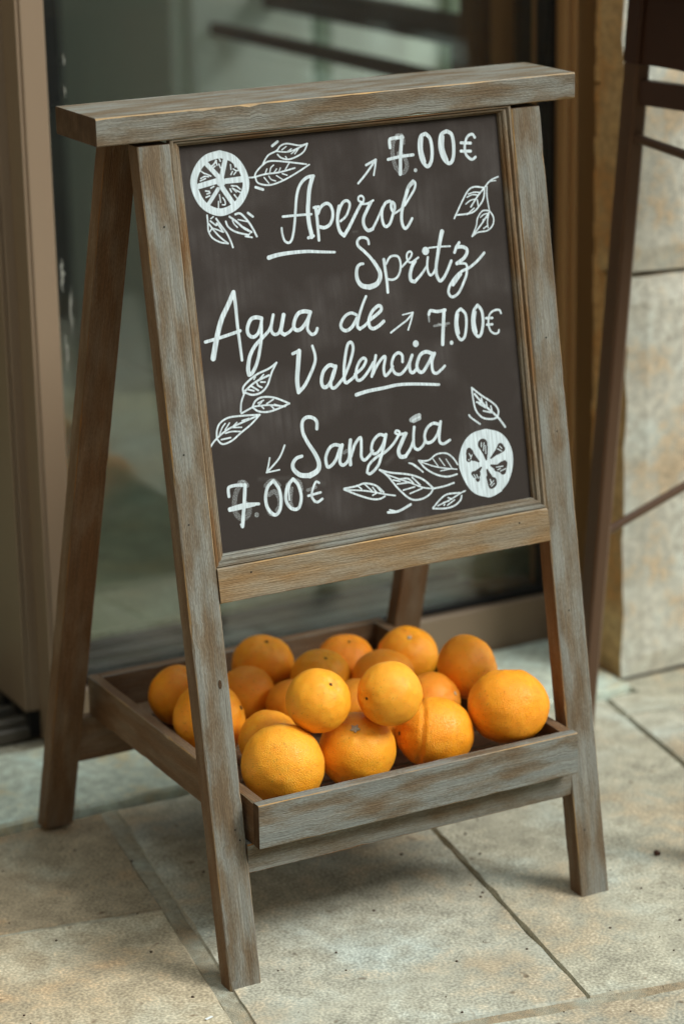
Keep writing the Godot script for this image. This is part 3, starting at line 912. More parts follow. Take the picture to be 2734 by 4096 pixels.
func lettering():
	k(22, 33, 1.00, 0, [1003, 868, 1004, 925, 1019, 986, 1054, 1014, 1090, 999, 1119, 938, 1149, 822, 1171, 706, 1190, 610, 1223, 515, 1275, 451, 1335, 418, 1397, 414])
	k(43, 45, 1.00, 0, [1385, 423, 1341, 527, 1314, 652, 1299, 750, 1300, 868, 1311, 949, 1311, 984])
	k(31, 31, 1.00, 0, [1277, 991, 1332, 979])
	k(24, 24, 1.00, 0, [1028, 762, 1167, 765, 1333, 771])
	k(35, 29, 1.00, 0, [1387, 711, 1389, 818, 1388, 927, 1386, 1026])
	k(26, 26, 1.00, 0, [1365, 712, 1419, 708])
	k(31, 35, 1.00, 0, [1406, 771, 1441, 715, 1500, 686, 1543, 706, 1564, 768, 1553, 836, 1516, 892, 1458, 913, 1408, 900])
	k(24, 37, 1.00, 0, [1638, 870, 1699, 832, 1742, 766, 1755, 713, 1732, 684, 1692, 690, 1650, 737, 1616, 813, 1606, 891, 1621, 968, 1661, 1012])
	k(31, 31, 1.00, 0, [1637, 726, 1612, 812, 1605, 901, 1625, 983])
	k(37, 31, 1.00, 0, [1661, 1012, 1720, 944, 1787, 851, 1848, 768, 1888, 717])
	k(22, 22, 1.00, 0, [1888, 717, 1856, 694, 1861, 661, 1893, 654, 1914, 680, 1902, 723])
	k(22, 22, 1.00, 0, [1898, 733, 1949, 733, 2015, 710])
	k(35, 35, 1.00, 0, [1986, 727, 1936, 797, 1890, 872, 1889, 942, 1926, 991, 1978, 982])
	k(29, 22, 1.00, 0, [1978, 982, 2033, 907, 2075, 841, 2110, 785])
	k(31, 31, 1.00, 0, [2196, 736, 2148, 749, 2107, 805, 2092, 873, 2100, 945, 2129, 976, 2172, 952, 2208, 886, 2232, 828])
	k(31, 31, 1.00, 0, [2215, 748, 2204, 795, 2220, 837, 2241, 814, 2242, 769, 2223, 749])
	k(22, 22, 1.00, 0, [2234, 860, 2295, 833, 2358, 791])
	k(26, 26, 1.00, 0, [2358, 791, 2424, 717, 2478, 652, 2496, 594, 2475, 567])
	k(47, 35, 0.82, 0, [2472, 579, 2423, 616, 2388, 673])
	k(37, 29, 1.00, 0, [2402, 654, 2364, 731, 2334, 798, 2310, 887, 2309, 967, 2333, 1015, 2369, 999, 2424, 929])
	k(43, 24, 1.00, 0, [836, 1131, 938, 1115, 1082, 1111, 1249, 1118, 1404, 1140, 1543, 1158])
	k(26, 33, 1.00, 0, [1920, 1121, 1913, 1077, 1875, 1054, 1826, 1055, 1798, 1086, 1805, 1130, 1855, 1179, 1921, 1251, 1973, 1333])
	k(37, 53, 1.00, 0, [1953, 1293, 1989, 1356, 2012, 1413, 2002, 1472, 1959, 1518, 1883, 1535])
	k(50, 26, 1.00, 0, [1883, 1535, 1805, 1514, 1762, 1460, 1754, 1394, 1770, 1331, 1804, 1305, 1838, 1304])
	k(33, 31, 1.00, 0, [2068, 1289, 2073, 1388, 2079, 1497, 2077, 1608])
	k(24, 24, 1.00, 0, [2087, 1335, 2135, 1275, 2192, 1266, 2234, 1287, 2248, 1354, 2231, 1428, 2194, 1478, 2142, 1494, 2093, 1483])
	k(22, 22, 1.00, 0, [2261, 1382, 2315, 1340, 2364, 1301, 2383, 1265, 2364, 1244, 2333, 1260, 2323, 1302, 2340, 1342, 2371, 1351, 2410, 1334, 2450, 1313])
	k(39, 37, 1.00, 0, [2409, 1345, 2373, 1390, 2343, 1463, 2345, 1523, 2387, 1542])
	k(33, 24, 1.00, 0, [2387, 1542, 2435, 1506, 2484, 1463, 2535, 1408])
	k(26, 26, 1.00, 0, [2557, 1323, 2542, 1398, 2545, 1464, 2569, 1500, 2609, 1477, 2643, 1421])
	k(79, 79, 1.00, 0, [2538, 1258, 2540, 1259])
	k(48, 39, 1.00, 0, [2743, 1092, 2712, 1176, 2673, 1304])
	k(37, 31, 1.00, 0, [2673, 1304, 2641, 1421, 2638, 1508, 2669, 1567, 2717, 1539, 2769, 1468, 2816, 1388])
	k(18, 18, 1.00, 0, [2579, 1233, 2687, 1234, 2819, 1243])
	k(31, 31, 1.00, 0, [2924, 1220, 2887, 1262, 2863, 1309])
	k(35, 37, 1.00, 0, [2887, 1262, 2951, 1263, 3000, 1288, 3002, 1330, 2958, 1380, 2877, 1420])
	k(24, 24, 1.00, 0, [2876, 1422, 2965, 1430, 2988, 1455, 2984, 1493])
	k(29, 29, 1.00, 0, [2984, 1493, 2972, 1547, 2924, 1630, 2864, 1711, 2791, 1741, 2753, 1698, 2770, 1634, 2843, 1554, 2925, 1503, 3018, 1475, 3114, 1420, 3199, 1352])
	k(44, 44, 1.00, 0, [2903, 1528, 2811, 1617])
	k(45, 56, 1.00, 0, [428, 1415, 362, 1522, 275, 1653, 205, 1824, 148, 2003])
	k(37, 29, 1.00, 0, [432, 1409, 437, 1544, 435, 1724, 439, 1892, 444, 2058])
	k(32, 32, 1.00, 0, [86, 1840, 256, 1817, 457, 1781])
	k(40, 32, 1.00, 0, [693, 1692, 637, 1675, 578, 1690, 536, 1763, 540, 1828, 587, 1857, 641, 1828, 678, 1755, 697, 1692])
	k(29, 40, 1.00, 0, [691, 1705, 678, 1819, 653, 1946, 602, 2095, 541, 2190, 503, 2205])
	k(45, 29, 1.00, 0, [503, 2205, 498, 2146, 530, 2033, 599, 1939, 694, 1867, 757, 1816, 797, 1750])
	k(32, 32, 1.00, 0, [820, 1675, 793, 1756, 783, 1820, 810, 1860, 862, 1849, 901, 1770])
	k(43, 37, 1.00, 0, [929, 1689, 899, 1782, 885, 1846, 917, 1876])
	k(32, 29, 1.00, 0, [917, 1876, 971, 1857, 1027, 1812])
	k(40, 37, 1.00, 0, [1216, 1698, 1152, 1681, 1084, 1695, 1037, 1761, 1025, 1824, 1059, 1852, 1112, 1835, 1179, 1765, 1216, 1698])
	k(32, 32, 1.00, 0, [1216, 1694, 1184, 1779, 1168, 1855, 1206, 1910, 1252, 1899, 1272, 1862])
	k(29, 37, 1.00, 0, [1710, 1785, 1653, 1759, 1583, 1783, 1531, 1849, 1540, 1902, 1590, 1922, 1653, 1890, 1711, 1818])
	k(27, 35, 1.00, 0, [1833, 1620, 1787, 1696, 1733, 1808, 1708, 1891, 1732, 1924])
	k(32, 29, 1.00, 0, [1732, 1924, 1795, 1895, 1853, 1849])
	k(35, 35, 1.00, 0, [1853, 1849, 1925, 1812, 1982, 1773, 1983, 1736, 1949, 1729, 1884, 1774, 1841, 1848, 1841, 1914, 1880, 1940, 1943, 1920, 2000, 1884])
	k(20, 20, 1.00, 0, [2067, 2003, 2193, 1937, 2260, 1902, 2332, 1839])
	k(15, 15, 1.00, 0, [2215, 1847, 2332, 1836])
	k(20, 18, 1.00, 0, [2329, 1846, 2302, 1918, 2261, 2000])
	k(24, 18, 0.60, 0, [2503, 1888, 2504, 1949])
	k(33, 33, 1.00, 0, [2508, 1877, 2531, 1845, 2605, 1862, 2695, 1859])
	k(39, 39, 1.00, 0, [2682, 1860, 2662, 1985, 2631, 2189])
	k(24, 24, 0.50, 0, [2555, 1999, 2642, 1996, 2725, 1993])
	k(20, 20, 0.35, 0, [2605, 1983, 2690, 2016])
	k(42, 42, 1.00, 0, [2733, 2187, 2733, 2188])
	k(31, 31, 1.00, 0, [2873, 1869, 2824, 1905, 2799, 2002, 2803, 2102, 2840, 2171, 2888, 2146, 2919, 2039, 2922, 1929, 2873, 1869])
	k(29, 29, 1.00, 0, [2835, 1918, 2817, 2004, 2824, 2105])
	k(33, 33, 1.00, 0, [3067, 1856, 3019, 1907, 2993, 2004, 2998, 2105, 3041, 2164, 3082, 2138, 3113, 2030, 3110, 1919, 3067, 1856])
	k(29, 29, 1.00, 0, [3035, 1920, 3014, 2018, 3026, 2120])
	k(22, 22, 1.00, 0, [3328, 1968, 3312, 1934, 3254, 1931, 3198, 1963, 3174, 2038, 3185, 2117, 3230, 2159, 3275, 2157, 3287, 2132])
	k(26, 26, 1.00, 0, [3150, 1996, 3223, 2002])
	k(26, 26, 1.00, 0, [3155, 2061, 3216, 2065])
	k(31, 31, 1.00, 0, [983, 2068, 1054, 2049])
	k(50, 44, 1.00, 0, [1053, 2054, 1025, 2196, 1001, 2332, 1004, 2440])
	k(38, 28, 1.00, 0, [1003, 2443, 1075, 2388, 1157, 2276, 1212, 2175, 1218, 2098, 1200, 2022])
	k(38, 38, 1.00, 0, [1421, 2252, 1363, 2229, 1293, 2278, 1260, 2367, 1274, 2428, 1323, 2425, 1383, 2353, 1426, 2257])
	k(34, 31, 1.00, 0, [1430, 2247, 1368, 2366, 1360, 2439, 1398, 2452, 1465, 2402, 1509, 2362])
	k(31, 34, 1.00, 0, [1508, 2369, 1591, 2225, 1636, 2106, 1625, 2043, 1583, 2056, 1546, 2157, 1518, 2277, 1508, 2400, 1533, 2423])
	k(31, 31, 1.00, 0, [1533, 2423, 1608, 2383, 1645, 2341])
	k(31, 31, 1.00, 0, [1629, 2354, 1714, 2304, 1762, 2240, 1739, 2209, 1689, 2241, 1645, 2325, 1644, 2406, 1693, 2413, 1771, 2350, 1842, 2266])
	k(31, 31, 1.00, 0, [1876, 2203, 1848, 2290, 1810, 2398])
	k(31, 31, 1.00, 0, [1820, 2383, 1883, 2295, 1953, 2230, 1979, 2237, 1950, 2335, 1959, 2411, 2017, 2375, 2049, 2332])
	k(31, 31, 1.00, 0, [2165, 2301, 2167, 2238, 2125, 2208, 2071, 2241, 2042, 2316, 2063, 2394, 2129, 2419, 2207, 2361, 2260, 2290])
	k(34, 34, 1.00, 0, [2277, 2253, 2241, 2327, 2240, 2402, 2272, 2422, 2321, 2384])
	k(66, 66, 1.00, 0, [2330, 2145, 2331, 2146])
	k(38, 34, 1.00, 0, [2506, 2267, 2437, 2239, 2367, 2264, 2321, 2353, 2333, 2414, 2380, 2429, 2451, 2354, 2506, 2275])
	k(34, 28, 1.00, 0, [2530, 2267, 2493, 2344, 2492, 2436, 2530, 2465, 2588, 2436, 2632, 2405])
	k(38, 28, 1.00, 0, [1621, 2553, 1750, 2535, 1929, 2528, 2091, 2519, 2287, 2538, 2545, 2579])
	k(34, 38, 1.00, 0, [1158, 2819, 1163, 2747, 1115, 2703, 1050, 2697, 1007, 2741, 1006, 2841, 1050, 2948])
	k(38, 56, 1.00, 0, [1050, 2948, 1112, 3058, 1143, 3153, 1120, 3222, 1033, 3257])
	k(50, 32, 1.00, 0, [1033, 3257, 935, 3239, 870, 3179, 862, 3122, 905, 3072, 968, 3059])
	k(34, 34, 1.00, 0, [1387, 3018, 1332, 3001, 1270, 3028, 1223, 3109, 1230, 3200, 1279, 3193, 1336, 3137, 1388, 3037])
	k(36, 32, 1.00, 0, [1413, 3015, 1388, 3088, 1370, 3176, 1401, 3212, 1458, 3178, 1484, 3114])
	k(38, 38, 1.00, 0, [1508, 2982, 1487, 3092, 1482, 3217])
	k(32, 32, 1.00, 0, [1496, 3139, 1554, 3027, 1620, 2973, 1619, 3064, 1609, 3156, 1640, 3198, 1705, 3157, 1739, 3121])
	k(32, 29, 1.00, 0, [1890, 2996, 1832, 2974, 1763, 3018, 1728, 3093, 1739, 3148, 1795, 3143, 1859, 3072, 1899, 2984])
	k(35, 29, 1.00, 0, [1902, 2985, 1868, 3087, 1826, 3188, 1780, 3275, 1692, 3339, 1654, 3320])
	k(29, 29, 1.00, 0, [1654, 3320, 1687, 3248, 1778, 3187, 1872, 3155, 1971, 3089, 2041, 3011])
	k(24, 24, 1.00, 0, [2041, 3005, 2006, 2983, 2023, 2962, 2056, 2980, 2049, 3006])
	k(29, 29, 1.00, 0, [2054, 3004, 2130, 3007])
	k(45, 40, 1.00, 0, [2117, 3009, 2066, 3089, 2024, 3164, 2040, 3223, 2096, 3228])
	k(35, 29, 1.00, 0, [2096, 3228, 2162, 3157, 2201, 3082])
	k(32, 29, 1.00, 0, [2223, 2957, 2204, 3055, 2202, 3149, 2244, 3183, 2302, 3151, 2333, 3101])
	k(48, 48, 0.75, 0, [2200, 2882, 2249, 2860, 2291, 2852])
	k(40, 40, 0.75, 0, [2222, 2896, 2293, 2877])
	k(32, 32, 1.00, 0, [2507, 2971, 2439, 2950, 2369, 2985, 2330, 3060, 2346, 3127, 2413, 3124, 2482, 3055, 2521, 2955])
	k(32, 29, 1.00, 0, [2525, 2946, 2502, 3045, 2492, 3135, 2532, 3168, 2610, 3142])
	k(20, 20, 1.00, 0, [797, 2928, 722, 3045, 579, 3157])
	k(18, 18, 1.00, 0, [625, 3025, 603, 3094, 579, 3157])
	k(16, 16, 1.00, 0, [575, 3159, 715, 3153])
	k(52, 52, 0.32, 1, [315, 3216, 253, 3273, 212, 3367, 206, 3488, 269, 3559, 339, 3531, 356, 3462, 333, 3425])
	k(41, 41, 0.38, 1, [279, 3211, 328, 3213, 360, 3251])
	k(32, 32, 1.00, 0, [157, 3325, 157, 3264, 175, 3236, 258, 3232, 342, 3248])
	k(38, 38, 1.00, 0, [336, 3244, 308, 3415, 265, 3631])
	k(20, 20, 1.00, 0, [250, 3611, 264, 3641])
	k(36, 29, 1.00, 0, [148, 3447, 271, 3431, 345, 3430, 460, 3445])
	k(23, 23, 1.00, 0, [146, 3462, 293, 3457, 416, 3449])
	k(47, 47, 0.45, 1, [425, 3545, 426, 3546])
	k(38, 38, 0.35, 1, [548, 3286, 587, 3253, 643, 3245, 698, 3303])
	k(47, 47, 0.35, 1, [579, 3374, 637, 3353, 679, 3412, 679, 3496, 646, 3535])
	k(34, 34, 0.35, 1, [539, 3474, 564, 3556, 623, 3577])
	k(34, 34, 1.00, 0, [639, 3248, 571, 3300, 538, 3396, 548, 3498, 611, 3575, 667, 3550, 699, 3454, 691, 3341, 639, 3248])
	k(38, 38, 0.35, 1, [778, 3310, 844, 3275, 915, 3303, 928, 3378])
	k(36, 36, 0.38, 1, [825, 3351, 799, 3470, 813, 3540])
	k(34, 34, 1.00, 0, [848, 3263, 778, 3332, 750, 3440, 780, 3523, 836, 3558, 886, 3540, 917, 3444, 897, 3328, 848, 3263])
	k(18, 18, 1.00, 0, [817, 3294, 790, 3368, 786, 3457])
	k(23, 27, 1.00, 0, [1123, 3343, 1087, 3330, 1041, 3407, 1031, 3473, 1078, 3525, 1140, 3503])
	k(25, 25, 1.00, 0, [992, 3450, 1129, 3437])
	k(32, 32, 0.35, 1, [992, 3394, 1082, 3379])
	k(27, 27, 0.35, 1, [1030, 3450, 1053, 3521])
	k(45, 45, 0.34, 1, [2392, 123, 2333, 133, 2288, 197, 2277, 319, 2307, 433, 2373, 479, 2423, 419, 2398, 324, 2344, 291])
	k(38, 38, 0.34, 1, [2343, 116, 2405, 134, 2408, 196])
	k(33, 33, 1.00, 0, [2255, 224, 2257, 155, 2290, 139, 2404, 140])
	k(38, 38, 1.00, 0, [2397, 133, 2366, 290, 2340, 488])
	k(30, 30, 1.00, 0, [2222, 336, 2362, 321, 2503, 318])
	k(38, 38, 0.80, 0, [2512, 468, 2513, 469])
	k(38, 38, 1.00, 0, [2663, 129, 2605, 152, 2580, 249, 2593, 374, 2649, 445, 2698, 396, 2719, 287, 2707, 180, 2663, 129])
	k(35, 35, 1.00, 0, [2617, 166, 2601, 276, 2623, 395])
	k(38, 38, 1.00, 0, [2901, 126, 2836, 155, 2810, 258, 2831, 372, 2889, 437, 2940, 407, 2965, 285, 2955, 166, 2901, 126])
	k(43, 43, 1.00, 0, [2849, 175, 2837, 286, 2870, 407])
	k(28, 28, 1.00, 0, [3212, 215, 3186, 181, 3129, 201, 3090, 284, 3096, 372, 3153, 425, 3200, 407])
	k(30, 30, 1.00, 0, [3050, 253, 3160, 266])
	k(30, 30, 1.00, 0, [3041, 333, 3151, 344])
	k(23, 23, 1.00, 0, [1870, 531, 1966, 448, 2086, 325])
	k(25, 25, 1.00, 0, [1975, 366, 2082, 327])
	k(23, 18, 1.00, 0, [2087, 327, 2070, 397, 2048, 471])
	k(71, 71, 1.00, 0, [439, 114, 566, 166, 649, 273, 680, 411, 628, 532, 527, 620, 388, 653, 265, 606, 182, 512, 142, 357, 196, 229, 300, 141, 439, 114])
	k(49, 49, 1.00, 0, [423, 358, 494, 159])
	k(47, 47, 1.00, 0, [416, 340, 278, 174])
	k(53, 53, 1.00, 0, [383, 359, 196, 389])
	k(39, 39, 1.00, 0, [384, 435, 269, 566])
	k(51, 51, 1.00, 0, [426, 421, 522, 583])
	k(41, 41, 1.00, 0, [471, 374, 661, 378])
	k(19, 19, 1.00, 0, [474, 354, 665, 348])
	k(94, 94, 1.00, 0, [420, 369, 422, 371])
	k(17, 17, 1.00, 0, [346, 217, 373, 197, 396, 172])
	k(14, 14, 1.00, 0, [424, 144, 439, 181])
	k(14, 14, 1.00, 0, [421, 206, 432, 241])
	k(14, 14, 1.00, 0, [391, 167, 401, 213])
	k(14, 14, 1.00, 0, [359, 231, 380, 220])
	k(14, 14, 1.00, 0, [223, 249, 264, 280])
	k(14, 14, 1.00, 0, [219, 320, 261, 305, 300, 312])
	k(14, 14, 1.00, 0, [273, 281, 325, 308])
	k(14, 14, 1.00, 0, [212, 342, 268, 325])
	k(14, 14, 1.00, 0, [539, 222, 539, 267])
	k(14, 14, 1.00, 0, [579, 221, 586, 249])
	k(14, 14, 1.00, 0, [533, 315, 552, 288])
	k(14, 14, 1.00, 0, [564, 265, 592, 284, 621, 281])
	k(14, 14, 1.00, 0, [641, 292, 639, 315])
	k(14, 14, 1.00, 0, [563, 317, 586, 296])
	k(15, 15, 1.00, 0, [526, 418, 575, 427])
	k(15, 15, 1.00, 0, [580, 428, 614, 460])
	k(15, 15, 1.00, 0, [534, 441, 569, 481])
	k(15, 15, 1.00, 0, [547, 451, 610, 489])
	k(15, 15, 1.00, 0, [508, 447, 519, 475])
	k(15, 15, 1.00, 0, [546, 505, 572, 544])
	k(15, 15, 1.00, 0, [255, 440, 293, 448])
	k(15, 15, 1.00, 0, [266, 469, 297, 462])
	k(15, 15, 1.00, 0, [252, 499, 293, 488])
	k(15, 15, 1.00, 0, [312, 419, 343, 406])
	k(13, 13, 1.00, 0, [393, 489, 397, 562])
	k(13, 13, 1.00, 0, [376, 550, 368, 612])
	k(13, 13, 1.00, 0, [424, 520, 442, 553, 441, 586, 411, 585])
	k(17, 17, 1.00, 0, [873, 254, 938, 175, 1033, 139, 1079, 98, 1152, 83, 1282, 113, 1365, 103])
	k(17, 17, 1.00, 0, [1365, 103, 1327, 167, 1261, 206, 1155, 232, 1076, 211, 1041, 176])
	k(15, 15, 1.00, 0, [1033, 144, 1153, 161, 1269, 134, 1354, 106])
	k(13, 13, 1.00, 0, [1089, 137, 1139, 109])
	k(13, 13, 1.00, 0, [1143, 160, 1192, 136])
	k(13, 13, 1.00, 0, [1187, 181, 1247, 146])
	k(13, 13, 1.00, 0, [1222, 186, 1279, 131])
	k(13, 13, 1.00, 0, [1123, 202, 1137, 230])
	k(17, 17, 1.00, 0, [719, 361, 774, 362, 887, 346, 1040, 343, 1207, 319])
	k(17, 17, 1.00, 0, [774, 362, 800, 315, 872, 259, 941, 230, 1062, 241, 1333, 295])
	k(17, 17, 1.00, 0, [784, 367, 798, 414, 856, 442, 946, 451, 1072, 423, 1222, 366, 1363, 302])
	k(13, 13, 1.00, 0, [874, 376, 918, 435])
	k(13, 13, 1.00, 0, [925, 368, 947, 402, 991, 420])
	k(13, 13, 1.00, 0, [1006, 371, 1072, 419])
	k(13, 13, 1.00, 0, [894, 333, 913, 299])
	k(13, 13, 1.00, 0, [939, 338, 954, 294, 987, 270])
	k(13, 13, 1.00, 0, [979, 346, 1014, 309])
	k(13, 13, 1.00, 0, [1030, 347, 1055, 304])
	k(13, 13, 1.00, 0, [1103, 327, 1151, 268])
	k(13, 13, 1.00, 0, [1069, 359, 1118, 378])
	k(26, 26, 1.00, 0, [993, 90, 1053, 55])
	k(26, 26, 1.00, 0, [775, 458, 849, 487])
	k(17, 17, 1.00, 0, [243, 666, 243, 742, 240, 814, 272, 880, 346, 929, 428, 951])
	k(19, 19, 1.00, 0, [332, 707, 374, 774, 425, 852, 456, 927, 474, 992])
	k(17, 17, 1.00, 0, [271, 723, 325, 769, 337, 752, 391, 839])
	k(17, 17, 1.00, 0, [253, 748, 308, 830, 360, 890, 428, 950])
	k(14, 14, 1.00, 0, [282, 791, 330, 810, 386, 839])
	k(14, 14, 1.00, 0, [278, 701, 305, 686])
	k(14, 14, 1.00, 0, [254, 820, 283, 787])
	k(21, 21, 1.00, 0, [472, 704, 537, 756, 609, 827, 684, 871])
	k(19, 19, 1.00, 0, [428, 744, 451, 801, 525, 854, 651, 895])
	k(21, 21, 1.00, 0, [534, 688, 585, 685, 639, 740, 690, 818, 734, 917])
	k(14, 14, 1.00, 0, [498, 743, 514, 780, 542, 811])
	k(14, 14, 1.00, 0, [558, 740, 646, 768])
	k(14, 14, 1.00, 0, [591, 807, 670, 861, 660, 887])
	k(17, 17, 1.00, 0, [615, 904, 683, 921])
	k(24, 24, 1.00, 0, [667, 689, 713, 728])
	k(16, 16, 1.00, 0, [3437, 623, 3342, 653, 3269, 715])
	k(11, 11, 1.00, 0, [3408, 658, 3348, 660, 3306, 681])
	k(18, 18, 1.00, 0, [3261, 714, 3160, 695, 3084, 722, 3000, 826, 2896, 978])
	k(18, 18, 1.00, 0, [3269, 715, 3255, 802, 3207, 872, 3104, 943, 2913, 948])
	k(18, 18, 1.00, 0, [3261, 721, 3179, 794, 3096, 886])
	k(14, 14, 1.00, 0, [3080, 759, 3147, 747, 3212, 757])
	k(14, 14, 1.00, 0, [3062, 788, 3123, 769, 3184, 779])
	k(14, 14, 1.00, 0, [3041, 853, 3095, 823, 3147, 816])
	k(16, 16, 1.00, 0, [3176, 825, 3180, 895])
	k(14, 14, 1.00, 0, [3131, 902, 3044, 956])
	k(16, 16, 1.00, 0, [3299, 706, 3290, 805, 3303, 945])
	k(16, 16, 1.00, 0, [3303, 945, 3222, 940, 3159, 1006, 3137, 1079, 3079, 1174])
	k(16, 16, 1.00, 0, [3303, 945, 3342, 1013, 3328, 1087, 3260, 1137, 3149, 1143, 3079, 1176])
	k(14, 14, 1.00, 0, [3302, 952, 3270, 1043, 3270, 1112])
	k(18, 18, 1.00, 0, [3294, 963, 3210, 1055, 3112, 1146])
	k(14, 14, 1.00, 0, [3194, 999, 3233, 976, 3271, 970])
	k(14, 14, 1.00, 0, [3220, 1028, 3267, 1007])
	k(14, 14, 1.00, 0, [3218, 1113, 3269, 1087])
	k(21, 21, 1.00, 0, [801, 2131, 716, 2175, 566, 2220, 434, 2306, 422, 2369])
	k(21, 21, 1.00, 0, [801, 2131, 740, 2217, 684, 2327, 611, 2389, 516, 2401, 447, 2372])
	k(21, 21, 1.00, 0, [443, 2352, 558, 2284, 708, 2239])
	k(17, 17, 1.00, 0, [547, 2256, 564, 2235])
	k(17, 17, 1.00, 0, [604, 2264, 652, 2225])
	k(17, 17, 1.00, 0, [615, 2291, 661, 2298])
	k(19, 19, 1.00, 0, [573, 2286, 583, 2320, 621, 2344])
	k(19, 19, 1.00, 0, [511, 2316, 580, 2367])
	k(17, 17, 1.00, 0, [472, 2343, 535, 2365])
	k(19, 19, 1.00, 0, [433, 2371, 390, 2455, 374, 2544])
	k(19, 19, 1.00, 0, [378, 2560, 502, 2517])
	k(20, 20, 1.00, 0, [502, 2517, 538, 2463, 613, 2437, 741, 2459, 892, 2536])
	k(20, 20, 1.00, 0, [502, 2517, 555, 2563, 654, 2584, 772, 2568, 892, 2536])
	k(17, 17, 1.00, 0, [503, 2513, 675, 2521, 846, 2558])
	k(16, 16, 1.00, 0, [564, 2486, 624, 2468])
	k(17, 17, 1.00, 0, [655, 2505, 727, 2474])
	k(16, 16, 1.00, 0, [561, 2512, 600, 2485])
	k(16, 16, 1.00, 0, [690, 2523, 728, 2568])
	k(16, 16, 1.00, 0, [733, 2523, 803, 2552])
	k(16, 16, 1.00, 0, [589, 2516, 617, 2546])
	k(19, 19, 1.00, 0, [568, 2599, 371, 2582, 238, 2581, 149, 2618, 108, 2678, 97, 2753])
	k(19, 19, 1.00, 0, [568, 2599, 470, 2675, 353, 2741, 248, 2803, 149, 2821, 101, 2770])
	k(19, 19, 1.00, 0, [-3, 2881, 29, 2820, 96, 2759, 213, 2693, 338, 2656, 552, 2604])
	k(15, 15, 1.00, 0, [130, 2725, 161, 2669, 198, 2631])
	k(15, 15, 1.00, 0, [191, 2690, 244, 2632])
	k(16, 16, 1.00, 0, [191, 2723, 258, 2716, 348, 2729])
	k(15, 15, 1.00, 0, [275, 2680, 365, 2691])
	k(15, 15, 1.00, 0, [283, 2665, 322, 2638])
	k(17, 17, 1.00, 0, [142, 2777, 240, 2772])
	k(15, 15, 1.00, 0, [378, 2629, 452, 2618])
	k(20, 20, 1.00, 0, [2915, 2662, 2918, 2778, 2938, 2890, 3008, 2974, 3115, 3003, 3180, 2992])
	k(20, 20, 1.00, 0, [2915, 2662, 3016, 2751, 3147, 2851, 3195, 2926, 3180, 2992])
	k(23, 23, 1.00, 0, [2940, 2727, 3037, 2849, 3180, 2992, 3256, 3102])
	k(17, 17, 1.00, 0, [2954, 2810, 3031, 2832])
	k(17, 17, 1.00, 0, [3013, 2778, 3023, 2831])
	k(17, 17, 1.00, 0, [3063, 2825, 3069, 2870])
	k(17, 17, 1.00, 0, [3113, 2873, 3123, 2929])
	k(17, 17, 1.00, 0, [3023, 2908, 3110, 2937])
	k(17, 17, 1.00, 0, [2976, 2827, 3049, 2878])
	k(19, 19, 1.00, 0, [2855, 2926, 2876, 2956, 2970, 3033])
	k(133, 133, 1.00, 0, [3023, 3157, 3157, 3208, 3233, 3315, 3247, 3455, 3186, 3611, 3082, 3689, 2992, 3705, 2871, 3656, 2796, 3551, 2751, 3394, 2801, 3252, 2888, 3176, 3023, 3157])
	k(226, 226, 1.00, 0, [3009, 3255, 3133, 3355, 3125, 3505, 3003, 3611, 2868, 3535, 2870, 3371, 3003, 3309])
	k(266, 266, 1.00, 0, [2998, 3363, 2988, 3485])
	k(48, 48, 1.00, 0, [2809, 3649, 2987, 3753, 3134, 3720])
	k(111, 52, -1.00, 0, [2979, 3239, 3000, 3336])
	k(76, 35, -1.00, 0, [3180, 3294, 3131, 3335])
	k(61, 35, -1.00, 0, [3201, 3317, 3142, 3350])
	k(113, 59, -1.00, 0, [3174, 3499, 3113, 3504])
	k(69, 69, -1.00, 0, [3209, 3470, 3185, 3542])
	k(111, 59, -1.00, 0, [3047, 3638, 3014, 3578])
	k(69, 69, -1.00, 0, [3065, 3620, 3037, 3664])
	k(76, 44, -1.00, 0, [2885, 3524, 2839, 3513])
	k(44, 44, -1.00, 0, [2883, 3572, 2887, 3582])
	k(89, 52, -1.00, 0, [2822, 3309, 2855, 3362])
	k(61, 61, -1.00, 0, [2817, 3281, 2805, 3361])
	k(80, 21, -1.00, 0, [2994, 3280, 3004, 3394])
	k(67, 19, -1.00, 0, [3170, 3313, 3061, 3389])
	k(80, 21, -1.00, 0, [3156, 3510, 3053, 3464])
	k(80, 19, -1.00, 0, [3034, 3615, 3002, 3501])
	k(67, 19, -1.00, 0, [2861, 3527, 2936, 3469])
	k(75, 19, -1.00, 0, [2835, 3332, 2914, 3402])
	k(11, 11, 1.00, 0, [2965, 3221, 2961, 3261])
	k(11, 11, 1.00, 0, [2996, 3226, 2980, 3305])
	k(11, 11, 1.00, 0, [3009, 3255, 3004, 3336])
	k(11, 11, 1.00, 0, [3172, 3286, 3194, 3310])
	k(11, 11, 1.00, 0, [3146, 3309, 3191, 3339])
	k(11, 11, 1.00, 0, [3111, 3490, 3190, 3491])
	k(11, 11, 1.00, 0, [3154, 3537, 3219, 3520])
	k(11, 11, 1.00, 0, [3124, 3519, 3156, 3510])
	k(11, 11, 1.00, 0, [3027, 3601, 3039, 3644])
	k(11, 11, 1.00, 0, [3065, 3620, 3022, 3655])
	k(11, 11, 1.00, 0, [3036, 3671, 3070, 3648])
	k(11, 11, 1.00, 0, [2846, 3525, 2865, 3562])
	k(11, 11, 1.00, 0, [2877, 3530, 2889, 3566])
	k(11, 11, 1.00, 0, [2814, 3308, 2827, 3337])
	k(11, 11, 1.00, 0, [2844, 3326, 2824, 3364])
	k(11, 11, 1.00, 0, [2800, 3367, 2807, 3375])
	k(17, 17, 1.00, 0, [2237, 3292, 2346, 3306, 2444, 3260, 2552, 3266, 2625, 3321, 2671, 3396])
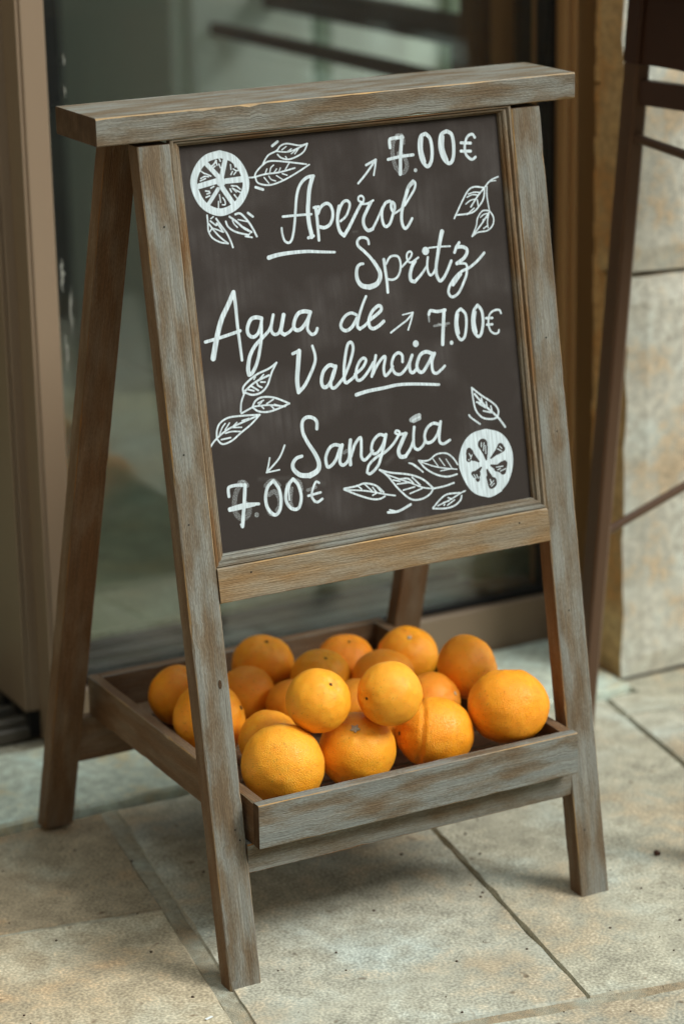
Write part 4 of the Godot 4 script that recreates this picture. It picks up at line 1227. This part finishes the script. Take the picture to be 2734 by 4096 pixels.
	k(19, 19, 1.00, 0, [2237, 3292, 2307, 3382, 2422, 3460, 2543, 3499, 2653, 3491])
	k(13, 13, 1.00, 0, [2254, 3306, 2446, 3389, 2658, 3442])
	k(11, 11, 1.00, 0, [2394, 3293, 2447, 3376])
	k(11, 11, 1.00, 0, [2471, 3304, 2524, 3387])
	k(11, 11, 1.00, 0, [2546, 3323, 2601, 3419])
	k(12, 12, 1.00, 0, [2472, 3430, 2613, 3428])
	k(12, 12, 1.00, 0, [2371, 3364, 2446, 3389])
	k(17, 17, 1.00, 0, [2128, 3300, 2189, 3330, 2273, 3412])
	k(21, 21, 1.00, 0, [2161, 3312, 2231, 3370])
	k(20, 20, 1.00, 0, [1793, 3317, 1910, 3362, 2119, 3414, 2265, 3484, 2370, 3588])
	k(20, 20, 1.00, 0, [1793, 3317, 1876, 3390, 1982, 3535, 2107, 3656, 2228, 3675, 2325, 3642, 2369, 3595])
	k(16, 16, 1.00, 0, [1849, 3366, 2008, 3444, 2139, 3505, 2256, 3564, 2369, 3592])
	k(19, 19, 1.00, 0, [2369, 3592, 2502, 3588, 2610, 3571])
	k(17, 17, 1.00, 0, [1973, 3486, 2110, 3490])
	k(19, 19, 1.00, 0, [1993, 3442, 2099, 3451, 2154, 3507])
	k(17, 17, 1.00, 0, [2146, 3445, 2228, 3535])
	k(16, 16, 1.00, 0, [2034, 3556, 2166, 3543])
	k(16, 16, 1.00, 0, [2106, 3601, 2243, 3572])
	k(16, 16, 1.00, 0, [1932, 3439, 2006, 3464])
	k(20, 20, 1.00, 0, [1387, 3440, 1523, 3437, 1615, 3424, 1732, 3462, 1814, 3542])
	k(20, 20, 1.00, 0, [1386, 3449, 1528, 3525, 1672, 3587, 1762, 3601, 1824, 3584])
	k(17, 17, 1.00, 0, [1393, 3454, 1621, 3499, 1827, 3564, 1938, 3595])
	k(16, 16, 1.00, 0, [1531, 3431, 1576, 3474])
	k(16, 16, 1.00, 0, [1614, 3431, 1688, 3509])
	k(16, 16, 1.00, 0, [1700, 3477, 1738, 3537])
	k(16, 16, 1.00, 0, [1752, 3486, 1787, 3534])
	k(16, 16, 1.00, 0, [1691, 3554, 1742, 3535])
	k(19, 19, 1.00, 0, [2348, 3782, 2442, 3708, 2524, 3673, 2664, 3681])
	k(19, 19, 1.00, 0, [2348, 3789, 2478, 3809, 2588, 3800, 2663, 3757, 2684, 3712])
	k(16, 16, 1.00, 0, [2404, 3770, 2549, 3732, 2679, 3684, 2731, 3671])
	k(15, 15, 1.00, 0, [2469, 3749, 2535, 3743])
	k(15, 15, 1.00, 0, [2512, 3783, 2598, 3742])
	k(15, 15, 1.00, 0, [2528, 3708, 2572, 3729])
	k(15, 15, 1.00, 0, [2473, 3777, 2482, 3769])
	k(27, 27, 1.00, 0, [1840, 3747, 1958, 3754, 2101, 3709])
	k(16, 16, 1.00, 0, [1862, 3725, 1913, 3744])
	k(80, 80, 0.10, 2, [1875, 3262, 1958, 3208])
	k(53, 53, 0.10, 2, [2089, 3268, 2182, 3261])
	k(35, 35, 0.35, 1, [1426, 3095, 1451, 3079])
	k(68, 68, 0.08, 2, [493, 3210, 810, 3248])
	k(79, 79, 0.08, 2, [1089, 3313, 1172, 3360])
	k(41, 41, 0.12, 2, [1761, 988, 1806, 988])
	k(31, 31, 0.14, 2, [1624, 893, 1700, 822])
	k(26, 26, 0.12, 2, [1756, 828, 1811, 844])


# ---------------------------------------------------------------- oranges
func make_oranges():
	# centre, radius; flattening; stem direction; tone; label
	var list := [
		[-0.1200, 0.1872, 0.1498, 0.0412, 0.95, Vector3(0.5, -0.2, -0.8), 0.0, Color(1, 1, 1), 1.25, "large coarse-skinned orange at the front left corner of the tray, beside the left leg"],
		[-0.0356, 0.1850, 0.1474, 0.0390, 0.94, Vector3(-0.28, 0.86, 0.42), 0.0, Color(1, 0.99, 0.92), 1.00, "large orange with grey stem button on top, at the middle of the tray front"],
		[0.0516, 0.1860, 0.1528, 0.0365, 1.10, Vector3(-0.9, 0.12, -0.22), 1.0, Color(1, 0.95, 0.85), 1.25, "wide orange with deep crease down its left side, at the tray front"],
		[0.1274, 0.2056, 0.1696, 0.0414, 0.93, Vector3(0.2, 0.9, -0.35), 0.0, Color(1, 0.95, 0.82), 1.10, "largest orange, at the right front corner of the tray before the right leg"],
		[-0.0768, 0.2450, 0.1455, 0.0323, 0.97, Vector3(0.15, 0.75, 0.62), 0.0, Color(1, 1, 0.95), 0.90, "orange with brown bruised dimple, on top left of the middle of the heap"],
		[-0.0099, 0.2470, 0.1699, 0.0324, 0.99, Vector3(-0.95, 0.1, 0.2), 0.0, Color(1, 1, 1), 0.80, "smooth round orange on top of the heap, right of the bruised one"],
		[0.0264, 0.1861, -0.0454, 0.0325, 0.95, Vector3(0, 0.9, 0.4), 0.0, Color(1, 1, 0.8), 0.90, "yellowish orange half hidden behind the bruised top orange"],
		[-0.0101, 0.1877, -0.1100, 0.0343, 0.93, Vector3(0.05, 0.95, 0.25), 0.0, Color(1, 0.96, 0.8), 0.90, "rear left orange with a dark dot on its crown, by the back panel"],
		[-0.0543, 0.1775, -0.0643, 0.0315, 0.96, Vector3(0.3, -0.8, 0.4), 0.0, Color(1, 0.93, 0.8), 0.90, "deep orange fruit beside the left front leg's right edge, before the rear left one"],
		[0.0794, 0.1793, -0.0876, 0.0333, 0.94, Vector3(0, 0.93, 0.3), 0.0, Color(1, 0.91, 0.75), 0.90, "deep orange fruit in the middle of the back row, dark dot on its crown"],
		[0.1366, 0.1880, -0.0521, 0.0333, 0.94, Vector3(-0.15, 0.86, 0.42), 0.0, Color(0.99, 0.95, 0.75), 0.90, "rear right orange with scarred navel and white fleck on top"],
		[0.0837, 0.1849, -0.0120, 0.0342, 0.94, Vector3(0.2, 0.8, -0.5), 0.0, Color(1, 0.93, 0.78), 0.90, "dark orange fruit peeping up behind the smooth round top orange"],
		[0.0933, 0.1867, 0.0746, 0.0303, 0.97, Vector3(0.62, 0.42, 0.7), 0.0, Color(0.99, 0.9, 0.85), 0.80, "small dull orange with a pale stem ring, right of the smooth top orange"],
		[0.1465, 0.2084, 0.0576, 0.0343, 0.91, Vector3(0.9, 0.3, 0.3), 0.0, Color(1, 0.94, 0.8), 0.90, "wide orange on the right side of the tray, behind the largest one"],
		[-0.0237, 0.1756, -0.0127, 0.0296, 0.96, Vector3(0, -1, 0.2), 0.0, Color(1, 0.93, 0.8), 0.90, "orange squeezed in left of the bruised top orange"],
		[-0.0949, 0.1795, 0.0737, 0.0335, 0.94, Vector3(0.75, 0.55, 0.3), 0.0, Color(1, 0.97, 0.85), 0.90, "orange half hidden behind the coarse-skinned front left one"],
		[-0.1172, 0.1785, -0.0958, 0.0325, 0.98, Vector3(0.25, 0.9, 0.3), 0.0, Color(1, 0.93, 0.75), 0.90, "leftmost orange, alone near the left side of the tray"],
		[-0.1271, 0.1852, -0.0004, 0.0392, 0.95, Vector3(0.85, 0.35, 0.4), 0.0, Color(1, 0.95, 0.8), 1.10, "big orange showing on both sides of the left front leg"],
		[0.0323, 0.1755, 0.0221, 0.0295, 0.95, Vector3(0.3, 0.5, 0.8), 0.0, Color(1, 0.94, 0.85), 0.80, "small orange wedged in the gap between the two top oranges"],
		[0.0358, 0.1758, 0.0803, 0.0298, 0.96, Vector3(0, -1, 0), 0.0, Color(1, 0.95, 0.8), 0.80, "orange deep in the heap under the smooth round top one"],
	]
	for i in list.size():
		var o: Array = list[i]
		var m := StandardMaterial3D.new()
		m.resource_name = "orange peel"
		m.albedo_texture = M.peel_map[0]
		m.albedo_color = o[7]
		m.roughness = 0.40
		m.metallic_specular = 0.42
		m.subsurf_scatter_enabled = true
		m.subsurf_scatter_strength = 0.06
		m.uv1_triplanar = true
		m.uv1_scale = Vector3.ONE / 0.055 / o[8]
		m.uv1_offset = Vector3(0.13 * i, 0.29 * i, 0.41 * i)
		m.heightmap_enabled = true
		m.heightmap_texture = M.peel_map[1]
		m.heightmap_scale = 0.075 * o[8]
		var r: float = o[3]
		var root := thing("orange", o[9], "orange", Vector3(o[0], o[1] - r * o[4], o[2]), "oranges in the tray")
		var stem: Vector3 = o[5].normalized()
		var side := stem.cross(Vector3(0.3, 0.2, 0.9)).normalized()
		var b := Basis(side, stem, side.cross(stem))
		var lift := Vector3(0, r * o[4], 0)
		put("peel", orange_mesh(r, o[4], o[6], i), m, root, Transform3D(b, lift))
		put("stem_scar", star_mesh(r, i), M.button if i in [1, 12, 10] else M.stem, root, Transform3D(b, lift + stem * r * (o[4] - 0.055)))

func orange_mesh(r: float, flat: float, crease: float, sd: int) -> ArrayMesh:
	var n := FastNoiseLite.new()
	n.seed = 900 + sd
	n.frequency = 0.9
	n.fractal_octaves = 2
	var U := 72
	var V := 48
	var P := []
	for j in V + 1:
		for i in U + 1:
			var th := PI * j / V
			var ph := TAU * (i % U) / U
			var d := Vector3(sin(th) * cos(ph), cos(th), sin(th) * sin(ph))
			var k := 1.0 + 0.028 * n.get_noise_3d(d.x * 1.3, d.y * 1.3, d.z * 1.3) + 0.006 * n.get_noise_3d(d.x * 4.0, d.y * 4.0, d.z * 4.0)
			k -= 0.075 * exp(-pow(th / 0.20, 2.0)) + 0.03 * exp(-pow((PI - th) / 0.16, 2.0))
			k += 0.010 * exp(-pow((th - 0.42) / 0.16, 2.0)) * cos(ph * 7.0)
			if crease > 0.0:
				var off := -(d.dot(Vector3(0.06, 0.98, -0.14)) - 0.44)
				k -= crease * (0.05 * exp(-pow(off / 0.035, 2.0)) - 0.022 * ss(0.0, 0.10, off) + 0.03 * ss(0.1, 0.7, off))
			P.append(Vector3(d.x, d.y * flat, d.z) * r * k)
	var verts := PackedVector3Array(P)
	var norms := PackedVector3Array()
	for j in V + 1:
		for i in U + 1:
			if j == 0 or j == V:
				norms.append(Vector3(0, 1 if j == 0 else -1, 0))
				continue
			var right: Vector3 = P[j * (U + 1) + (i + 1) % U]
			var left: Vector3 = P[j * (U + 1) + (i + U - 1) % U]
			var down: Vector3 = P[(j + 1) * (U + 1) + i]
			var above: Vector3 = P[(j - 1) * (U + 1) + i]
			var q := (right - left).cross(down - above).normalized()
			norms.append(q if q.dot(P[j * (U + 1) + i]) > 0.0 else -q)
	var index := PackedInt32Array()
	for j in V:
		for i in U:
			var a := j * (U + 1) + i
			index.append_array([a, a + 1, a + U + 1, a + 1, a + U + 2, a + U + 1])
	var p0: Vector3 = P[index[900]]
	if (P[index[902]] - p0).cross(P[index[901]] - p0).dot(p0) < 0.0:
		for t in index.size() / 3:
			var keep := index[t * 3 + 1]
			index[t * 3 + 1] = index[t * 3 + 2]
			index[t * 3 + 2] = keep
	var arr := []
	arr.resize(Mesh.ARRAY_MAX)
	arr[Mesh.ARRAY_VERTEX] = verts
	arr[Mesh.ARRAY_NORMAL] = norms
	arr[Mesh.ARRAY_INDEX] = index
	var mesh := ArrayMesh.new()
	mesh.add_surface_from_arrays(Mesh.PRIMITIVE_TRIANGLES, arr)
	return mesh

func star_mesh(r: float, sd: int) -> ArrayMesh:
	# the dry five-lobed button where the stalk was
	var st := begin()
	var R := r * (0.14 if sd == 1 else 0.09 if sd in [12, 10] else 0.06)
	var n := 10
	for i in n:
		var a0 := TAU * i / n
		var a1 := TAU * (i + 1) / n
		var r0 := R * (1.0 if i % 2 == 0 else 0.55)
		var r1 := R * (1.0 if i % 2 == 1 else 0.55)
		var p0 := Vector3(cos(a0) * r0, 0.0004, sin(a0) * r0)
		var p1 := Vector3(cos(a1) * r1, 0.0004, sin(a1) * r1)
		tri(st, Vector3(0, R * 0.45, 0), p0, p1, Vector2.ZERO, Vector2.ZERO, Vector2.ZERO, Vector3.UP)
		quad(st, p0, p1, p1 + Vector3.DOWN * 0.003, p0 + Vector3.DOWN * 0.003, Vector2.ZERO, Vector2.ZERO, Vector2.ZERO, Vector2.ZERO, p0)
	return finish(st)


# ---------------------------------------------------------------- the bar stool at the right
func make_stool():
	var s := thing("bar_stool", "dark brown metal bar stool with a bowed slat and thin stretchers before the stone pier", "stool", Vector3(0.4176, 0, -0.135))
	var w := Vector3(-0.171, 0, 0.985)
	var f := Vector3(0.985, 0, 0.171)
	var lean := 0.0846
	var corners := [[0.0, 0.0, 1.0], [0.36, 0.0, 1.0], [0.0, 0.40, -1.0], [0.36, 0.40, -1.0]]
	for c in corners:
		var foot: Vector3 = w * c[0] + f * c[1]
		var top := foot + Vector3(lean * 0.794 * c[2], 0.794, 0) 
		put("leg", square_bar(foot, top, f, 0.018, 0.034), M.stool, s)
	var t0 := Vector3(lean * 0.794, 0.7945, 0)
	# the moulded seat shell over the legs, with a sleeve on each leg
	for c in corners:
		var top: Vector3 = w * c[0] + f * c[1] + Vector3(lean * 0.794 * c[2], 0.7947, 0)
		put("sleeve", square_bar(top, top + Vector3(lean * 0.09 * c[2], 0.09, 0), f, 0.0205, 0.0365), M.stool_dark, s)
	var st := begin()
	var n := 16
	for i in n:
		for side in [0.004, -0.004]:
			var P := []
			for q in [[i, 0], [i + 1, 0], [i + 1, 1], [i, 1]]:
				var a: float = 0.0165 + 0.327 * q[0] / n
				var arch := 0.006 * sin(PI * q[0] / n)
				P.append(t0 + w * a + f * side + Vector3(lean * 0.10 * q[1], (arch if q[1] == 0 else 0.10), 0))
			quad(st, P[0], P[1], P[2], P[3], Vector2.ZERO, Vector2.ZERO, Vector2.ZERO, Vector2.ZERO, f * side)
			if side > 0:
				quad(st, P[0], P[1], P[1] - f * 0.008, P[0] - f * 0.008, Vector2.ZERO, Vector2.ZERO, Vector2.ZERO, Vector2.ZERO, Vector3.DOWN)
	put("seat_panel", finish(st), M.stool_dark, s)
	st = begin()
	block(st, Vector3.ZERO, Vector3(0.38, 0.035, 0.40), 0.01)
	put("seat", finish(st), M.stool_dark, s, Transform3D(Basis(f, Vector3.UP, w), w * 0.18 + f * 0.20 + Vector3(0, 0.905, 0)))
	# the bowed slat under the seat
	st = begin(true)
	for i in 20:
		var P := []
		for q in [i, i + 1]:
			var a: float = 0.012 + 0.336 * q / 20.0
			var bow: float = 0.045 * sin(PI * q / 20.0)
			var base := w * a + f * (bow - 0.004) + Vector3(lean * 0.76, 0, 0)
			P.append([base + Vector3(0, 0.7495, 0), base + Vector3(0, 0.777, 0), base + f * 0.012 + Vector3(0, 0.777, 0), base + f * 0.012 + Vector3(0, 0.7495, 0)])
		for e in 4:
			var g := (e + 1) % 4
			st.set_smooth_group(e)
			quad(st, P[0][e], P[0][g], P[1][g], P[1][e], Vector2.ZERO, Vector2.ZERO, Vector2.ZERO, Vector2.ZERO, [-f, Vector3.UP, f, Vector3.DOWN][e])
	put("bowed_slat", finish(st), M.stool_dark, s)
	var h := Vector3(lean * 0.713, 0.713, 0)
	put("stretcher", tube([h + w * 0.012, h + w * 0.35], 0.0053), M.stool, s)
	var g0 := Vector3(lean * 0.2528 + 0.0, 0.2528, 0)
	put("brace", tube([g0 + f * 0.004, g0 + f * 0.094 + Vector3(0, 0.040, 0), g0 + f * 0.36 + Vector3(0, 0.158, 0)], 0.0050), M.stool, s)
	put("brace", tube([g0 + f * 0.004 + w * 0.36, g0 + f * 0.36 + w * 0.36 + Vector3(0, 0.158, 0)], 0.0050), M.stool, s)

func square_bar(from: Vector3, to: Vector3, across: Vector3, wide: float, deep: float) -> ArrayMesh:
	var st := begin()
	var x := across.normalized()
	var z := Vector3.UP.cross(x).normalized() * -1.0
	var b := 0.003
	var sec := []
	for q in [[-1, -1, 0], [-1, -1, 1], [-1, 1, 1], [-1, 1, 0], [1, 1, 0], [1, 1, 1], [1, -1, 1], [1, -1, 0]]:
		sec.append(x * (q[0] * (wide / 2 - (b if q[2] == 0 else 0.0))) + z * (q[1] * (deep / 2 - (b if q[2] == 1 else 0.0))))
	sec = [sec[0], sec[1], sec[2], sec[3], sec[4], sec[5], sec[6], sec[7]]
	for i in 8:
		var p: Vector3 = sec[i]
		var q: Vector3 = sec[(i + 1) % 8]
		quad(st, from + p, from + q, to + q, to + p, Vector2.ZERO, Vector2.ZERO, Vector2.ZERO, Vector2.ZERO, p + q)
		tri(st, from, from + p, from + q, Vector2.ZERO, Vector2.ZERO, Vector2.ZERO, Vector3.DOWN)
		tri(st, to, to + p, to + q, Vector2.ZERO, Vector2.ZERO, Vector2.ZERO, Vector3.UP)
	return finish(st)


# ---------------------------------------------------------------- small things
func make_small_things():
	var p := begin(true)
	crumb(p, Vector3.ZERO, 0.0042, 3)
	var o := put("pebble", finish(p), plain("brown pebble", Color(0.26, 0.15, 0.09), 0.7), self, Transform3D(Basis(), Vector3(0.3101, 0.003, 0.1753)))
	tag(o, "small round brown pebble on the paving right of the sign's right front leg", "pebble")
	var grit := begin(true)
	for i in 260:
		var s := rng.randf_range(-0.75, 0.85)
		var t := rng.randf_range(-0.2, 0.75)
		var q := flag_point(s, t)
		if q.y > -0.2:
			crumb(grit, Vector3(q.x, 0.0003, q.y), rng.randf_range(0.0006, 0.0019), i)
	var g := put("grit", finish(grit), plain("dark grit", Color(0.27, 0.21, 0.16), 0.9))
	g.set_meta("kind", "stuff")
	tag(g, "dark grit and crumbs scattered over the paving round the sign", "grit")
	var st := begin()
	block(st, Vector3.ZERO, Vector3(0.0085, 0.0006, 0.0028), 0.0002)
	var f := put("paper_scrap", finish(st), plain("white paper", Color(0.86, 0.88, 0.87), 0.8), self, Transform3D(Basis(Vector3.UP, 0.3), Vector3(-0.261, 0.0012, 0.262)))
	tag(f, "tiny scrap of white paper on the flag left of the sign's left front leg", "paper")

func crumb(st: SurfaceTool, c: Vector3, r: float, sd: int):
	var rr := RandomNumberGenerator.new()
	rr.seed = 5000 + sd
	var ring := []
	for j in 4:
		var th := PI * (j + 0.5) / 4.0
		var row := []
		for i in 7:
			var ph := TAU * i / 7.0
			row.append(c + Vector3(sin(th) * cos(ph), cos(th) * 0.75, sin(th) * sin(ph)) * r * rr.randf_range(0.75, 1.15))
		ring.append(row)
	for j in 3:
		for i in 7:
			var k := (i + 1) % 7
			quad(st, ring[j][i], ring[j][k], ring[j + 1][k], ring[j + 1][i], Vector2.ZERO, Vector2.ZERO, Vector2.ZERO, Vector2.ZERO, ring[j][i] - c)
	for i in 7:
		tri(st, c + Vector3(0, r * 0.75, 0), ring[0][i], ring[0][(i + 1) % 7], Vector2.ZERO, Vector2.ZERO, Vector2.ZERO, Vector3.UP)
